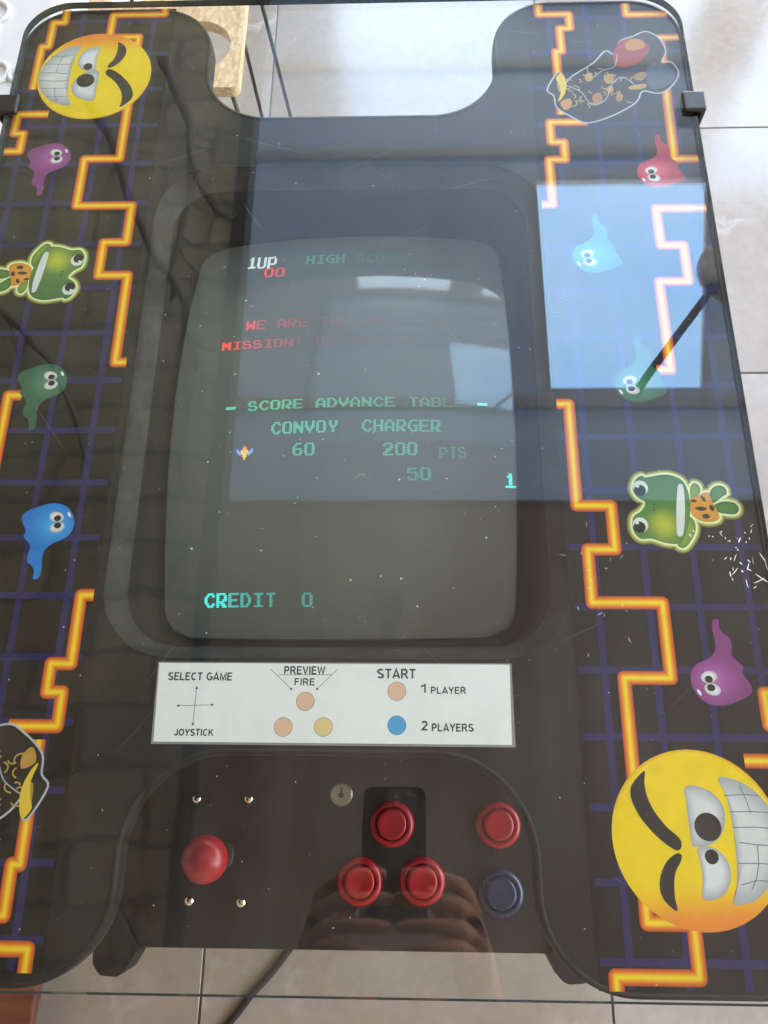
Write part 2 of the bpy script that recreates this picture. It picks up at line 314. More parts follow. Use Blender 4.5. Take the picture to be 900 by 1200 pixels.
# measured outlines (millimetres)
DATA = {'ball': [(-143.6, -42.3)],
 'ballr': [(-127.7, -42.1)],
 'br_l': [(-198.0, -105.0), (-205.6, -121.2), (-210.3, -124.0), (-223.0, -123.1), (-229.1, -116.0), (-231.0, -97.6)],
 'br_r': [(102.2, -106.9), (109.2, -123.6), (115.8, -124.6), (131.1, -124.3)],
 'brow1': [(192.8, -263.1), (184.9, -270.5), (183.1, -276.4), (184.6, -283.1), (189.0, -291.3), (196.7, -300.1), (203.9, -305.7), (208.1, -306.9), (210.1, -304.0), (208.9, -300.0), (202.6, -294.4), (196.5, -286.2), (193.0, -278.0), (192.1, -269.6)],
 'brow2': [(209.4, -310.4), (208.7, -308.8), (206.1, -308.8), (200.5, -312.9), (196.3, -320.0), (194.9, -327.8), (197.3, -334.0), (203.5, -338.8), (203.0, -332.4), (203.4, -324.6), (205.0, -318.3), (208.1, -313.6)],
 'btn': [(-11.4, -18.8), (-35.3, -59.3), (11.7, -58.7), (70.2, -18.6), (70.2, -66.0)],
 'cable': [(-129.8, -165.0), (-152.2, -186.0), (-181.4, -221.9), (-206.2, -247.2), (-221.9, -267.0), (-234.4, -281.8), (-247.5, -301.2)],
 'card': [(-158.0, 79.7), (65.0, 79.8), (-156.5, 31.4), (64.3, 31.1)],
 'carddots': [(-63.3, 56.3), (-76.4, 40.7), (-51.5, 40.9), (-6.1, 62.9), (-6.0, 42.2), (-57.1, 56.3)],
 'cardlines': [(-132.5, 65.3), (-132.9, 40.8), (-144.3, 53.1), (-120.6, 53.8), (-86.5, 76.3), (-71.7, 63.1), (-43.5, 76.5), (-57.1, 63.1), (-81.4, 72.6), (-47.2, 72.8)],
 'cardtxt': {'1': [(8.8, 62.0), (12.6, 62.0), (8.9, 67.3)],
             '2': [(9.2, 39.3), (12.9, 39.3), (9.3, 44.9)],
             'FIRE': [(-70.7, 66.2), (-57.8, 66.3), (-70.9, 70.5)],
             'JOYSTICK': [(-144.1, 35.0), (-119.6, 35.2), (-144.5, 39.1)],
             'PLAYER': [(15.2, 61.5), (37.1, 61.6), (15.3, 65.7)],
             'PLAYERS': [(15.5, 38.8), (41.2, 39.0), (15.6, 43.4)],
             'PREVIEW': [(-77.6, 73.1), (-51.6, 73.3), (-77.9, 78.0)],
             'SELECT GAME': [(-151.4, 68.9), (-110.5, 69.2), (-151.9, 73.8)],
             'START': [(-18.5, 70.8), (5.7, 70.9), (-18.6, 76.7)]},
 'clips': [(-342.5, 552.7), (-326.4, 552.4), (-338.8, 531.9), (226.9, 543.9), (240.7, 543.7), (239.8, 525.4)],
 'cp': [(-196.7, -105.5), (102.2, -106.9)],
 'eye1': [(215.7, -272.4), (222.8, -271.5), (231.1, -275.1), (236.4, -281.7), (237.1, -289.1), (234.3, -297.3), (228.3, -303.0), (220.4, -304.7), (216.2, -303.9), (215.6, -294.2), (215.5, -281.1)],
 'eye2': [(218.8, -305.8), (225.5, -304.6), (232.0, -307.7), (235.9, -314.0), (236.1, -321.1), (232.6, -328.1), (227.0, -332.1), (218.6, -332.2), (219.8, -322.9), (219.5, -311.9)],
 'fig_chips': [[(177.2, 293.9), (181.9, 295.6), (183.0, 281.1), (177.4, 277.7)], [(177.9, 265.2), (186.2, 269.3), (187.0, 261.5), (181.3, 256.4)], [(205.1, 271.8), (212.1, 275.2), (212.5, 264.5), (206.2, 261.8)], [(216.3, 293.1), (223.3, 295.8), (223.9, 287.5), (217.8, 285.1)], [(200.3, 295.2), (206.4, 297.7), (206.6, 289.7), (201.9, 288.0)],
               [(224.6, 271.4), (229.4, 274.1), (229.5, 267.0), (225.1, 265.0)], [(217.9, 280.4), (222.2, 282.8), (222.9, 276.7), (218.7, 274.3)], [(236.8, 281.8), (250.5, 284.4), (248.6, 279.4), (237.0, 278.2)], [(242.1, 294.3), (250.5, 297.8), (251.2, 291.6), (242.8, 288.2)]],
 'fig_gold': [(237.3, 329.6), (244.8, 336.2), (253.3, 333.0), (253.4, 325.5), (243.4, 322.0), (238.2, 323.9)],
 'fig_grey': [(251.9, 297.8), (256.9, 306.8), (266.4, 307.3), (273.8, 300.9), (275.4, 291.8), (269.0, 282.9), (257.8, 277.8), (251.9, 285.1)],
 'fig_red': [(226.9, 305.6), (226.9, 320.5), (233.6, 333.5), (244.8, 336.2), (255.3, 331.1), (257.1, 321.6), (247.6, 308.9), (236.2, 303.6)],
 'figure': [(177.4, 297.6), (168.1, 279.7), (173.1, 272.4), (174.9, 260.0), (188.7, 247.5), (200.2, 242.8), (220.6, 250.4), (240.4, 264.0), (247.0, 276.2), (260.0, 273.5), (271.5, 281.1), (279.1, 295.4), (274.6, 308.3), (266.5, 308.4), (271.2, 321.3), (266.9, 336.5), (256.7, 344.3), (245.1, 338.9), (233.6, 333.5), (226.7, 318.6), (220.2, 322.5), (209.6, 309.7), (200.8, 302.5), (189.3, 293.7),
            (182.8, 285.8), (181.9, 295.6)],
 'frog_arm1': [(238.9, -101.5), (242.3, -104.6), (241.6, -112.6), (234.9, -122.1), (230.4, -122.5), (229.6, -119.5), (235.7, -112.6)],
 'frog_arm2': [(241.8, -85.2), (242.5, -80.0), (245.3, -76.8), (248.4, -78.5), (248.8, -83.1), (245.4, -87.2), (242.3, -89.3)],
 'frog_cloth': [(240.2, -90.9), (244.4, -87.2), (253.5, -83.5), (255.6, -89.3), (259.2, -101.9), (251.6, -105.0), (244.4, -102.9), (240.8, -98.5)],
 'frog_eyes': [(208.9, -80.3), (206.2, -107.0), (208.2, -81.6), (205.3, -108.0), (213.7, -80.4), (212.6, -81.6), (216.8, -92.3), (216.4, -96.4)],
 'frog_head': [(213.5, -72.6), (227.3, -70.5), (237.4, -74.7), (240.9, -85.2), (240.3, -97.5), (237.0, -109.6), (231.1, -119.5), (221.7, -119.6), (212.7, -116.6), (205.2, -116.6), (201.1, -110.6), (202.0, -101.5), (207.2, -97.5), (210.4, -93.4), (210.7, -90.3), (206.3, -87.2), (203.5, -81.0), (206.7, -73.6), (210.8, -71.3)],
 'frog_leg1': [(253.9, -87.2), (256.7, -81.0), (261.8, -78.5), (265.9, -80.6), (266.1, -84.8), (262.5, -87.2), (257.2, -91.3), (255.1, -90.3)],
 'frog_leg2': [(256.0, -93.4), (263.0, -90.3), (270.5, -91.3), (272.9, -95.4), (270.3, -99.1), (263.7, -99.1), (258.3, -97.5)],
 'frog_mouth': [(235.1, -77.9), (237.5, -78.3), (237.8, -87.2), (236.2, -101.5), (234.0, -112.6), (231.6, -115.2), (229.7, -112.6), (231.3, -95.4), (233.7, -81.0)],
 'frog_spots': [[(241.3, -89.3), (244.3, -88.5), (245.6, -90.3), (243.0, -90.9)], [(248.4, -86.2), (251.1, -87.2), (251.6, -90.3), (249.4, -89.7)], [(243.4, -95.4), (247.4, -93.8), (251.9, -95.4), (247.9, -97.1)], [(254.2, -92.4), (256.8, -94.4), (255.4, -97.5), (253.3, -95.4)], [(247.6, -99.9), (251.5, -99.1), (253.0, -101.5), (249.3, -102.7)]],
 'ghost': [(192.5, 95.7), (185.2, 97.6), (179.5, 103.5), (177.4, 110.8), (178.8, 117.2), (183.0, 121.5), (189.4, 124.4), (194.2, 128.6), (195.7, 134.3), (194.9, 142.6), (195.7, 148.8), (198.9, 149.8), (199.8, 148.2), (199.5, 144.7), (201.8, 140.5), (205.2, 137.8), (205.8, 132.9), (205.0, 127.9), (206.5, 124.4), (211.0, 119.8), (210.0, 115.8), (213.6, 109.3), (214.3, 105.0), (211.1, 101.3),
           (203.2, 98.1), (198.0, 96.2)],
 'ghost_eyes': [(190.2, 105.7), (188.8, 113.2), (189.4, 106.7), (188.6, 111.9), (181.8, 103.9), (185.0, 105.7), (186.6, 106.7)],
 'lock': [(-50.9, 2.2), (-42.2, 2.3)],
 'mouth': [(235.5, -335.0), (247.9, -332.9), (259.0, -323.0), (267.0, -309.7), (268.1, -298.2), (266.0, -288.3), (259.2, -276.8), (248.1, -268.6), (236.0, -266.7), (239.7, -278.0), (240.8, -294.3), (240.5, -314.2), (238.2, -327.6)],
 'pup1': [(226.4, -294.1), (234.2, -294.0)],
 'pup2': [(226.5, -310.2), (230.5, -310.1)],
 'scr': [(223.1, 147.8), (216.0, 167.0), (214.5, 133.5), (197.2, 138.0), (232.1, 171.2)],
 'screws': [(-164.4, -2.0), (-123.5, -1.6), (-163.5, -74.2), (-124.2, -74.8)],
 'ships': [(-71.7, -39.0), (17.0, -60.1)],
 'stars': [(-76.8, 95.9), (-82.5, 102.8), (-84.1, 28.8), (-17.7, 24.9), (-106.7, 146.6), (-54.7, 149.1), (-29.8, -30.1), (-12.4, -30.4), (115.8, -42.6), (-88.7, -83.6), (44.7, -62.3), (79.5, -61.2), (107.7, -103.7), (-108.9, -109.6), (-55.8, -113.1), (9.9, -135.0), (31.4, -132.3), (46.1, -133.9), (83.5, -139.6), (57.7, -152.8), (-100.0, -44.4), (-84.2, -21.7), (-95.7, -169.8)],
 'teeth': [[(261.5, -322.7), (250.3, -322.4), (241.1, -324.9)], [(265.2, -314.0), (253.0, -313.4), (240.9, -313.5)], [(266.5, -303.8), (253.5, -303.5), (243.3, -302.2)], [(266.6, -294.9), (254.0, -293.9), (241.1, -294.3)], [(263.6, -285.9), (251.7, -285.4), (239.8, -285.8)], [(258.2, -276.5), (249.2, -276.0), (238.0, -276.7)], [(247.0, -327.1), (250.6, -321.1), (252.9, -313.1), (253.5, -303.8)],
           [(252.5, -287.4), (250.7, -278.9), (248.0, -271.1)]],
 'text': [('1UP', (-86.5, 140.9), (-60.4, 138.3), 154.1), ('00', (-69.9, 130.2), (-52.3, 128.7), 141.5), ('HIGH SCORE', (-35.0, 140.5), (49.0, 140.2), 151.6), ('WE ARE THE GALAXIANS', (-79.4, 70.7), (90.7, 70.1), 79.8), ('MISSION: DESTROY ALIENS', (-97.5, 52.2), (96.3, 50.7), 59.6), ('- SCORE ADVANCE TABLE -', (-88.9, -4.8), (111.2, -4.1), 3.7),
          ('CONVOY  CHARGER', (-52.2, -25.3), (75.5, -24.7), -15.0), ('60', (-35.1, -43.0), (-18.4, -43.3), -32.9), ('200', (32.6, -43.9), (58.0, -43.3), -33.4), ('PTS', (73.9, -45.4), (94.4, -44.5), -36.1), ('50', (50.4, -62.9), (68.0, -62.3), -52.7), ('CREDIT  0', (-97.6, -152.4), (-17.4, -153.5), -143.0), ('1', (121.5, -66.4), (130.6, -65.8), -55.4)],
 'vine': [[(-1132.6, 3186.8), (-977.2, 2792.6), (-855.4, 2473.8), (-786.0, 2230.7), (-687.3, 1988.5)], [(-841.8, 2473.5), (-832.3, 2129.4), (-832.8, 1810.7), (-829.1, 1681.7)], [(-1255.9, 2614.6), (-1139.7, 2332.6), (-1040.2, 2120.3), (-904.5, 1834.0), (-819.9, 1681.6), (-763.3, 1510.7), (-673.1, 1340.0)], [(-1467.6, 1665.9), (-1307.8, 1473.0), (-1198.1, 1332.9), (-1038.7, 1043.1)]]}
# ------------------------------------------------------------------ helpers
def link(o, parent=None):
    COL.objects.link(o)
    if parent is not None:
        o.parent = parent
    return o

def mesh_obj(name, verts, faces, mat, parent=None, cols=None, smooth=False, mats=None, fmat=None):
    me = bpy.data.meshes.new(name)
    me.from_pydata([tuple(v) for v in verts], [], faces)
    for mn in (mats or [mat]):
        me.materials.append(MATS[mn])
    if fmat:
        for poly, k in zip(me.polygons, fmat):
            poly.material_index = k
    if cols is not None:
        ca = me.color_attributes.new('Col', 'FLOAT_COLOR', 'POINT')
        for k, c in enumerate(cols):
            ca.data[k].color = (c[0], c[1], c[2], 1)
    if smooth:
        for poly in me.polygons:
            poly.use_smooth = True
    me.update()
    return link(bpy.data.objects.new(name, me), parent)

def bm_obj(name, bm, mat, parent=None, smooth=False):
    bmesh.ops.recalc_face_normals(bm, faces=bm.faces)
    me = bpy.data.meshes.new(name)
    bm.to_mesh(me); bm.free()
    me.materials.append(MATS[mat])
    if smooth:
        for poly in me.polygons:
            poly.use_smooth = True
    return link(bpy.data.objects.new(name, me), parent)

def empty(name, loc, label=None, cat=None, group=None, rz=0):
    o = bpy.data.objects.new(name, None)
    o.empty_display_size = 0.05
    o.location = loc; o.rotation_euler = (0, 0, rz)
    COL.objects.link(o)
    return tag(o, label, cat, group)

def tag(o, label=None, cat=None, group=None, kind=None):
    if label: o['label'] = label
    if cat: o['category'] = cat
    if group: o['group'] = group
    if kind: o['kind'] = kind
    return o

def box(bm, c, s, bev=0.0, seg=2):
    r = bmesh.ops.create_cube(bm, size=1.0)
    vs = r['verts']
    for v in vs:
        v.co = Vector((c[0] + v.co.x * s[0], c[1] + v.co.y * s[1], c[2] + v.co.z * s[2]))
    if bev:
        es = list({e for v in vs for e in v.link_edges})
        bmesh.ops.bevel(bm, geom=es, offset=bev, segments=seg, affect='EDGES', profile=0.5)

def box_obj(name, c, s, mat, parent=None, bev=0.0, seg=2):
    bm = bmesh.new(); box(bm, c, s, bev, seg)
    return bm_obj(name, bm, mat, parent)

def lathe_obj(name, c, prof, mat, parent=None, seg=32, smooth=True, axis=None):
    """prof: list of (radius, z) from bottom to top, closed on the axis"""
    vs, fs = [], []
    for r, z in prof:
        for k in range(seg):
            a = 2 * math.pi * k / seg
            vs.append(Vector((r * math.cos(a), r * math.sin(a), z)))
    for i in range(len(prof) - 1):
        for k in range(seg):
            k2 = (k + 1) % seg
            fs.append((i * seg + k, i * seg + k2, (i + 1) * seg + k2, (i + 1) * seg + k))
    fs.append(tuple(range(seg - 1, -1, -1)))
    fs.append(tuple((len(prof) - 1) * seg + k for k in range(seg)))
    if axis is not None:
        q = Vector((0, 0, 1)).rotation_difference(Vector(axis)).to_matrix()
        vs = [q @ v for v in vs]
    vs = [v + Vector(c) for v in vs]
    return mesh_obj(name, vs, fs, mat, parent, smooth=smooth)

def tube_obj(name, pts, radii, mat, parent=None, seg=10):
    pts = [Vector(q) for q in pts]
    if not hasattr(radii, '__len__'):
        radii = [radii] * len(pts)
    vs, fs = [], []
    up = Vector((0.13, 0.21, 1)).normalized()
    for i, q in enumerate(pts):
        d = (pts[min(i + 1, len(pts) - 1)] - pts[max(i - 1, 0)]).normalized()
        a = d.cross(up)
        if a.length < 1e-4: a = d.cross(Vector((1, 0, 0)))
        a.normalize(); b2 = d.cross(a)
        for k in range(seg):
            t = 2 * math.pi * k / seg
            vs.append(q + (a * math.cos(t) + b2 * math.sin(t)) * radii[i])
    for i in range(len(pts) - 1):
        for k in range(seg):
            k2 = (k + 1) % seg
            fs.append((i * seg + k, i * seg + k2, (i + 1) * seg + k2, (i + 1) * seg + k))
    fs.append(tuple(range(seg - 1, -1, -1)))
    fs.append(tuple((len(pts) - 1) * seg + k for k in range(seg)))
    return mesh_obj(name, vs, fs, mat, parent, smooth=True)

def spline(pts, sub=6, closed=False):
    n = len(pts); out = []
    rng = range(n) if closed else range(n - 1)
    for i in rng:
        if closed:
            q = [pts[(i + k - 1) % n] for k in range(4)]
        else:
            q = [pts[max(0, i - 1)], pts[i], pts[i + 1], pts[min(n - 1, i + 2)]]
        q = [Vector(a) for a in q]
        for k in range(sub):
            t = k / sub
            out.append(0.5 * ((2 * q[1]) + (q[2] - q[0]) * t + (2 * q[0] - 5 * q[1] + 4 * q[2] - q[3]) * t * t
                              + (3 * q[1] - q[0] - 3 * q[2] + q[3]) * t ** 3))
    if not closed:
        out.append(Vector(pts[-1]))
    return [tuple(v) for v in out]

def fillet(poly, radii, seg=10):
    out = []; n = len(poly)
    for i in range(n):
        P0, P1, P2 = Vector(poly[i - 1]), Vector(poly[i]), Vector(poly[(i + 1) % n])
        r = radii[i]
        if r <= 0:
            out.append(tuple(P1)); continue
        d1 = (P0 - P1).normalized(); d2 = (P2 - P1).normalized()
        ang = d1.angle(d2)
        tl = r / math.tan(ang / 2)
        ctr = P1 + (d1 + d2).normalized() * (r / math.sin(ang / 2))
        a = P1 + d1 * tl - ctr; b2 = P1 + d2 * tl - ctr
        a0 = math.atan2(a.y, a.x); a1 = math.atan2(b2.y, b2.x)
        da = (a1 - a0 + math.pi) % (2 * math.pi) - math.pi
        for k in range(seg + 1):
            t = a0 + da * k / seg
            out.append((ctr.x + r * math.cos(t), ctr.y + r * math.sin(t)))
    return out

def rrect(hw, hl, r, cx=0, cy=0, seg=10):
    return fillet([(cx + hw, cy - hl), (cx + hw, cy + hl), (cx - hw, cy + hl), (cx - hw, cy - hl)], [r] * 4, seg)

def prism_obj(name, outer, holes, z0, z1, mat, parent=None, mats=None, bev=0.0):
    """flat plate with holes; side faces take the second material if mats is given (metres)"""
    loops = [outer] + holes
    tri = tessellate_polygon([[Vector((x, y, 0)) for x, y in lp] for lp in loops])
    flat = [q for lp in loops for q in lp]; N = len(flat)
    vs = [(x, y, z1) for x, y in flat] + [(x, y, z0) for x, y in flat]
    fs, fm = [], []
    for t in tri:
        a, b2, c = (Vector(flat[k]) for k in t)
        cr = (b2 - a).x * (c - a).y - (b2 - a).y * (c - a).x
        if abs(cr) < 1e-14: continue
        t = tuple(t) if cr > 0 else tuple(reversed(t))
        fs.append(t); fm.append(0)
        fs.append(tuple(k + N for k in reversed(t))); fm.append(0)
    o0 = 0
    for li, lp in enumerate(loops):
        m = len(lp)
        area = sum(lp[k][0] * lp[(k + 1) % m][1] - lp[(k + 1) % m][0] * lp[k][1] for k in range(m))
        ccw = (area > 0) == (li == 0)
        for k in range(m):
            a, b2 = o0 + k, o0 + (k + 1) % m
            f = (a, a + N, b2 + N, b2) if ccw else (b2, b2 + N, a + N, a)
            fs.append(f); fm.append(1 if mats else 0)
        o0 += m
    return mesh_obj(name, vs, fs, mat, parent, mats=mats, fmat=fm if mats else None)

MM = 0.001
def loc(pts):
    """world millimetres -> table-local metres"""
    return [(x * MM - XC, y * MM - YC) for x, y in pts]

# ------------------------------------------------------------------ the setting: floor, walls, ceiling
WY, CZ = 3.2, 2.6
floor = box_obj('floor', (-0.1, 0.5, -0.06), (5.4, 5.6, 0.112), 'grout')
tag(floor, kind='structure')
TILE = 0.5465
bm = bmesh.new(); box(bm, (0, 0, -0.004), (TILE - 0.0032, TILE - 0.0032, 0.008), 0.0008, 1)
tile0 = None
for i in range(-4, 5):
    for j in range(-5, 5):
        x = -0.2755 + TILE * (i + 0.5); y = 0.693 + TILE * (j + 0.5)
        if not (-2.75 < x < 2.5 and -2.2 < y < 3.2): continue
        if tile0 is None:
            tile0 = bm_obj('tile', bm, 'porcelain_tile', floor); o = tile0
        else:
            o = tile0.copy(); link(o, floor)
        o.location = (x, y, random.uniform(-0.0003, 0.0003))

def wall_with_hole(name, mat, axis, pos, a0, a1, z0, z1, holes, th=0.16):
    """axis 'y': wall in the xz plane at y=pos; axis 'x': in the yz plane; axis 'z': ceiling in xy"""
    outer = [(a0, z0), (a1, z0), (a1, z1), (a0, z1)]
    hs = [[(h[0], h[2]), (h[1], h[2]), (h[1], h[3]), (h[0], h[3])] for h in holes]
    o = prism_obj(name, outer, hs, 0, th, mat)
    for v in o.data.vertices:
        a, b2, c = v.co
        v.co = {'y': (a, pos + th - c, b2), 'x': (pos + c, a, b2), 'z': (a, b2, pos + c)}[axis]
    o.data.update()
    return tag(o, kind='structure')

wf = wall_with_hole('wall_far', 'plaster', 'y', WY, -2.75, 2.5, 0, CZ, [(-0.36, 0.60, 0.30, 2.48), (0.82, 1.32, 0.30, 2.48), (1.56, 2.3, 0.30, 2.48)])
wall_with_hole('wall_left', 'plaster', 'x', -2.91, -2.2, WY, 0, CZ, [])
wall_with_hole('wall_right', 'plaster', 'x', 2.5, -2.2, WY, 0, CZ, [(-1.4, 2.5, 0.5, 2.35)])  # unseen opening, added to let more daylight onto table and floor
wall_with_hole('wall_near', 'plaster', 'y', -2.36, -2.75, 2.5, 0, CZ, [])
def sheet(name, outer, holes, z, mat):
    o = prism_obj(name, outer, holes, z, z + 0.002, mat)
    bmx = bmesh.new(); bmx.from_mesh(o.data)
    bmesh.ops.delete(bmx, geom=[f for f in bmx.faces if f.normal.z > -0.5], context='FACES')
    bmx.to_mesh(o.data); bmx.free()
    return tag(o, kind='structure')
ceil = sheet('ceiling', [(-0.62, 0.885), (2.5, 0.885), (2.5, WY), (-0.62, WY)], [[(0.495, 1.325), (1.01, 1.325), (1.14, 2.22), (0.495, 2.22)]], CZ, 'ceiling_paint')
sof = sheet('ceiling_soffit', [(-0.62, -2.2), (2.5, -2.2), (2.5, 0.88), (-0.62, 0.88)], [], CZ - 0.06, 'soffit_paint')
stone = sheet('ceiling_stone', [(-2.75, -2.2), (-0.60, -2.2), (-0.60, WY), (-2.75, WY)], [], CZ - 0.02, 'rough_stone')
slab = box_obj('sky_blocker', (-1.72, -0.52, CZ + 0.38), (2.2, 3.36, 0.12), 'plaster'); tag(slab, kind='structure')  # unseen slab, added to shade the near part of the left roof sheet
beam = box_obj('gap_beam', (-0.61, 0.5, CZ - 0.045), (0.05, 5.4, 0.10), 'frame_grey'); tag(beam, kind='structure')  # added beam, stops sky light leaking between the roof sheets
fascia = box_obj('gap_beam', (0.94, 0.884, CZ - 0.03), (3.12, 0.006, 0.08), 'soffit_paint'); tag(fascia, kind='structure')

def window_frame(name, axis, pos, x0, x1, z0, z1, w=0.05, d=0.06, mull=(), mat='window_white', parent=None):
    bm = bmesh.new()
    def bar(a0, a1, b0, b1):
        if axis == 'y':
            box(bm, ((a0 + a1) / 2, pos, (b0 + b1) / 2), (a1 - a0, d, b1 - b0), 0.004, 1)
        elif axis == 'x':
            box(bm, (pos, (a0 + a1) / 2, (b0 + b1) / 2), (d, a1 - a0, b1 - b0), 0.004, 1)
        else:
            box(bm, ((a0 + a1) / 2, (b0 + b1) / 2, pos), (a1 - a0, b1 - b0, d), 0.004, 1)
    bar(x0, x0 + w, z0, z1); bar(x1 - w, x1, z0, z1)
    bar(x0 + w, x1 - w, z0, z0 + w); bar(x0 + w, x1 - w, z1 - w, z1)
    for a in mull: bar(a - w / 2, a + w / 2, z0 + w, z1 - w)
    return bm_obj(name, bm, mat, parent)

for k, (x0, x1) in enumerate([(-0.362, 0.602), (0.818, 1.322), (1.558, 2.302)]):
    window_frame('window_frame', 'y', WY + 0.05, x0, x1, 0.298, 2.482, parent=wf)
for yb in (1.262, 2.345, 2.80):
    box_obj('batten', (0.94, yb, CZ - 0.012), (3.1, 0.045, 0.022), 'ceiling_paint', ceil, 0.003, 1)
def kerb(q, w, z0, z1):
    cx = sum(a for a, _ in q) / 4; cy = sum(b2 for _, b2 in q) / 4
    out = [(a + w * (1 if a > cx else -1), b2 + w * (1 if b2 > cy else -1)) for a, b2 in q]
    return prism_obj('skylight_frame', out, [q], z0, z1, 'window_white', ceil)
kerb([(0.493, 1.323), (1.009, 1.323), (1.142, 2.222), (0.493, 2.222)], 0.02, CZ + 0.004, CZ + 0.03)
portal('sky_portal', (0.12, WY + 0.12, 1.39), (-math.pi / 2, 0, 0), 0.96, 2.18)
portal('sky_portal', (1.07, WY + 0.12, 1.39), (-math.pi / 2, 0, 0), 0.5, 2.18)
portal('sky_portal', (1.93, WY + 0.12, 1.39), (-math.pi / 2, 0, 0), 0.74, 2.18)
portal('sky_portal', (2.62, 0.55, 1.425), (0, math.pi / 2, 0), 1.85, 3.9)  # portal of the added right-wall opening
portal('sky_portal', (-0.125, 0.5, CZ + 0.06), (0, 0, 0), 5.25, 5.4)

# bare vine creeping under the stone part of the ceiling (mirrored in the glass)
vine = empty('bare_vine', (-0.9, 2.0, CZ - 0.055), 'bare vine stems under the stone ceiling, mirrored as dark streaks at upper left', 'vine')
vr = random.Random(3)
for k, pl in enumerate(DATA['vine']):
    pts = spline([(x * MM + 0.9 + vr.uniform(-.02, .02), y * MM - 2.0 + vr.uniform(-.03, .03), vr.uniform(-.01, .01)) for x, y in pl if y < 3150], 8)
    pts = [(x + 0.004 * math.sin(i * 0.9 + k), y, z) for i, (x, y, z) in enumerate(pts)]
    nn = len(pts)
    tube_obj('stem', pts, [(0.020, 0.015, 0.024, 0.015)[k] * (1.15 - 0.7 * i / nn) * (0.8 + 0.4 * vr.random()) for i in range(nn)], 'vine_bark', vine, 8)
    for t in range(7):
        i = vr.randrange(2, nn - 1); x, y, z = pts[i]; a = vr.uniform(-2.6, -0.5); ln = vr.uniform(.08, .25)
        tw = spline([(x, y, z), (x + ln * .4 * math.cos(a) + .01, y + ln * .4 * math.sin(a), z + .006), (x + ln * math.cos(a + .3), y + ln * math.sin(a + .3), z + .01)], 4)
        tube_obj('twig', tw, [.006 * (1 - 0.7 * j / len(tw)) for j in range(len(tw))], 'vine_bark', vine, 6)

# swing-arm lamp below the skylight
lamp = empty('swing_arm_lamp', (0.78, 1.30, CZ - 0.02), 'dark swing arm lamp with round glass shade, mirrored beside the bright skylight', 'lamp')
lathe_obj('ceiling_mount', (0, 0, -0.01), [(0.014, -0.02), (0.016, 0.0), (0.016, 0.02)], 'dark_metal', lamp)
tube_obj('arm', [(0, 0, -0.02), (0.04, 0.055, -0.04), (0.25, 0.33, -0.06)], 0.014, 'dark_metal', lamp)
lathe_obj('lamp_shade', (0.39, 0.43, -0.05), [(0.15, -0.012), (0.155, 0.0), (0.13, 0.02), (0.03, 0.035)], 'lamp_glass', lamp)
lathe_obj('hub', (0.275, 0.36, -0.06), [(0.02, -0.02), (0.024, 0.0), (0.02, 0.02)], 'dark_metal', lamp)

# ------------------------------------------------------------------ the arcade table
table = empty('arcade_table', (XC, YC, 0), 'black cocktail arcade table with glass top, cartoon art side panels and built-in screen', 'arcade table')

box_obj('cabinet_body', (0, 0.0, 0.3), (0.50, 0.45, 0.59), 'black_laminate', table, 0.004)
for sx in (-1, 1):
    for sy in (-1, 1):
        lathe_obj('foot', (sx * 0.21, sy * 0.19, 0.0), [(0.018, 0.0), (0.022, 0.004), (0.02, 0.012)], 'black_rubber', table, 16)

outline = fillet([(.286, -.381), (.286, .381), (.127, .381), (.127, .2525), (-.122, .2525), (-.122, .381), (-.286, .381),
                  (-.286, -.381), (-.122, -.381), (-.122, -.2535), (.127, -.2535), (.127, -.381)],
                 [.042, .042, .050, .056, .056, .050, .042, .042, .050, .060, .060, .050], 12)
opening = rrect(.1535, .1995, .047, 0.003, 0.0025, 12)
top = prism_obj('table_top', outline, [opening], T - 0.016, T, 'black_laminate', table)

# rounded edge trim all the way round the outline
def trim(name, loop, prof, mat, parent):
    m = len(loop); vs, fs = [], []
    for k in range(m):
        a, b2, c = Vector(loop[k - 1]), Vector(loop[k]), Vector(loop[(k + 1) % m])
        d = ((b2 - a).normalized() + (c - b2).normalized()).normalized()
        nrm = Vector((d.y, -d.x))
        for off, z in prof:
            vs.append((b2.x + nrm.x * off, b2.y + nrm.y * off, z))
    q = len(prof)
    for k in range(m):
        k2 = (k + 1) % m
        for i in range(q - 1):
            fs.append((k * q + i, k2 * q + i, k2 * q + i + 1, k * q + i + 1))
    return mesh_obj(name, vs, fs, mat, parent, smooth=True)
trim('edge_trim', outline, [(0.0001, T - 0.0165), (0.0014, T - 0.016), (0.0022, T - 0.014), (0.0024, T - 0.009), (0.0022, T - 0.003), (0.0017, T + 0.0003), (-0.0012, T + 0.0005), (-0.0013, T - 0.0005)], 'black_trim', top)

# ---- monitor bezel and picture tube
RS, RSY, ZC, TILT = 0.78, 0.56, -0.028, 0.032
SX, SY = 0.0, 0.0015
def tube_z(x, y):
    return T + ZC - (x - SX) ** 2 / (2 * RS) - (y - SY) ** 2 / (2 * RSY) + TILT * (x - SX)
loops = []
for hw, hl, r, z in [(.1533, .1993, .047, -.0004), (.1522, .1982, .0465, -.0030), (.1465, .1925, .042, -.0125), (.1435, .1895, .039, -.0165), (.1420, .1880, .038, -.0200), (.1375, .1815, .030, None), (.1260, .1700, .022, 'u')]:
    lp = rrect(hw, hl, r, 0.003 * (1 if isinstance(z, float) else 0.3), 0.0025, 12)
    loops.append([(x, y, T + z if isinstance(z, float) else tube_z(x, y) + (-0.002 if z is None else -0.006)) for x, y in lp])
vs = [v for lp in loops for v in lp]; m = len(loops[0])
fs = [(i * m + k, i * m + (k + 1) % m, (i + 1) * m + (k + 1) % m, (i + 1) * m + k) for i in range(len(loops) - 1) for k in range(m)]
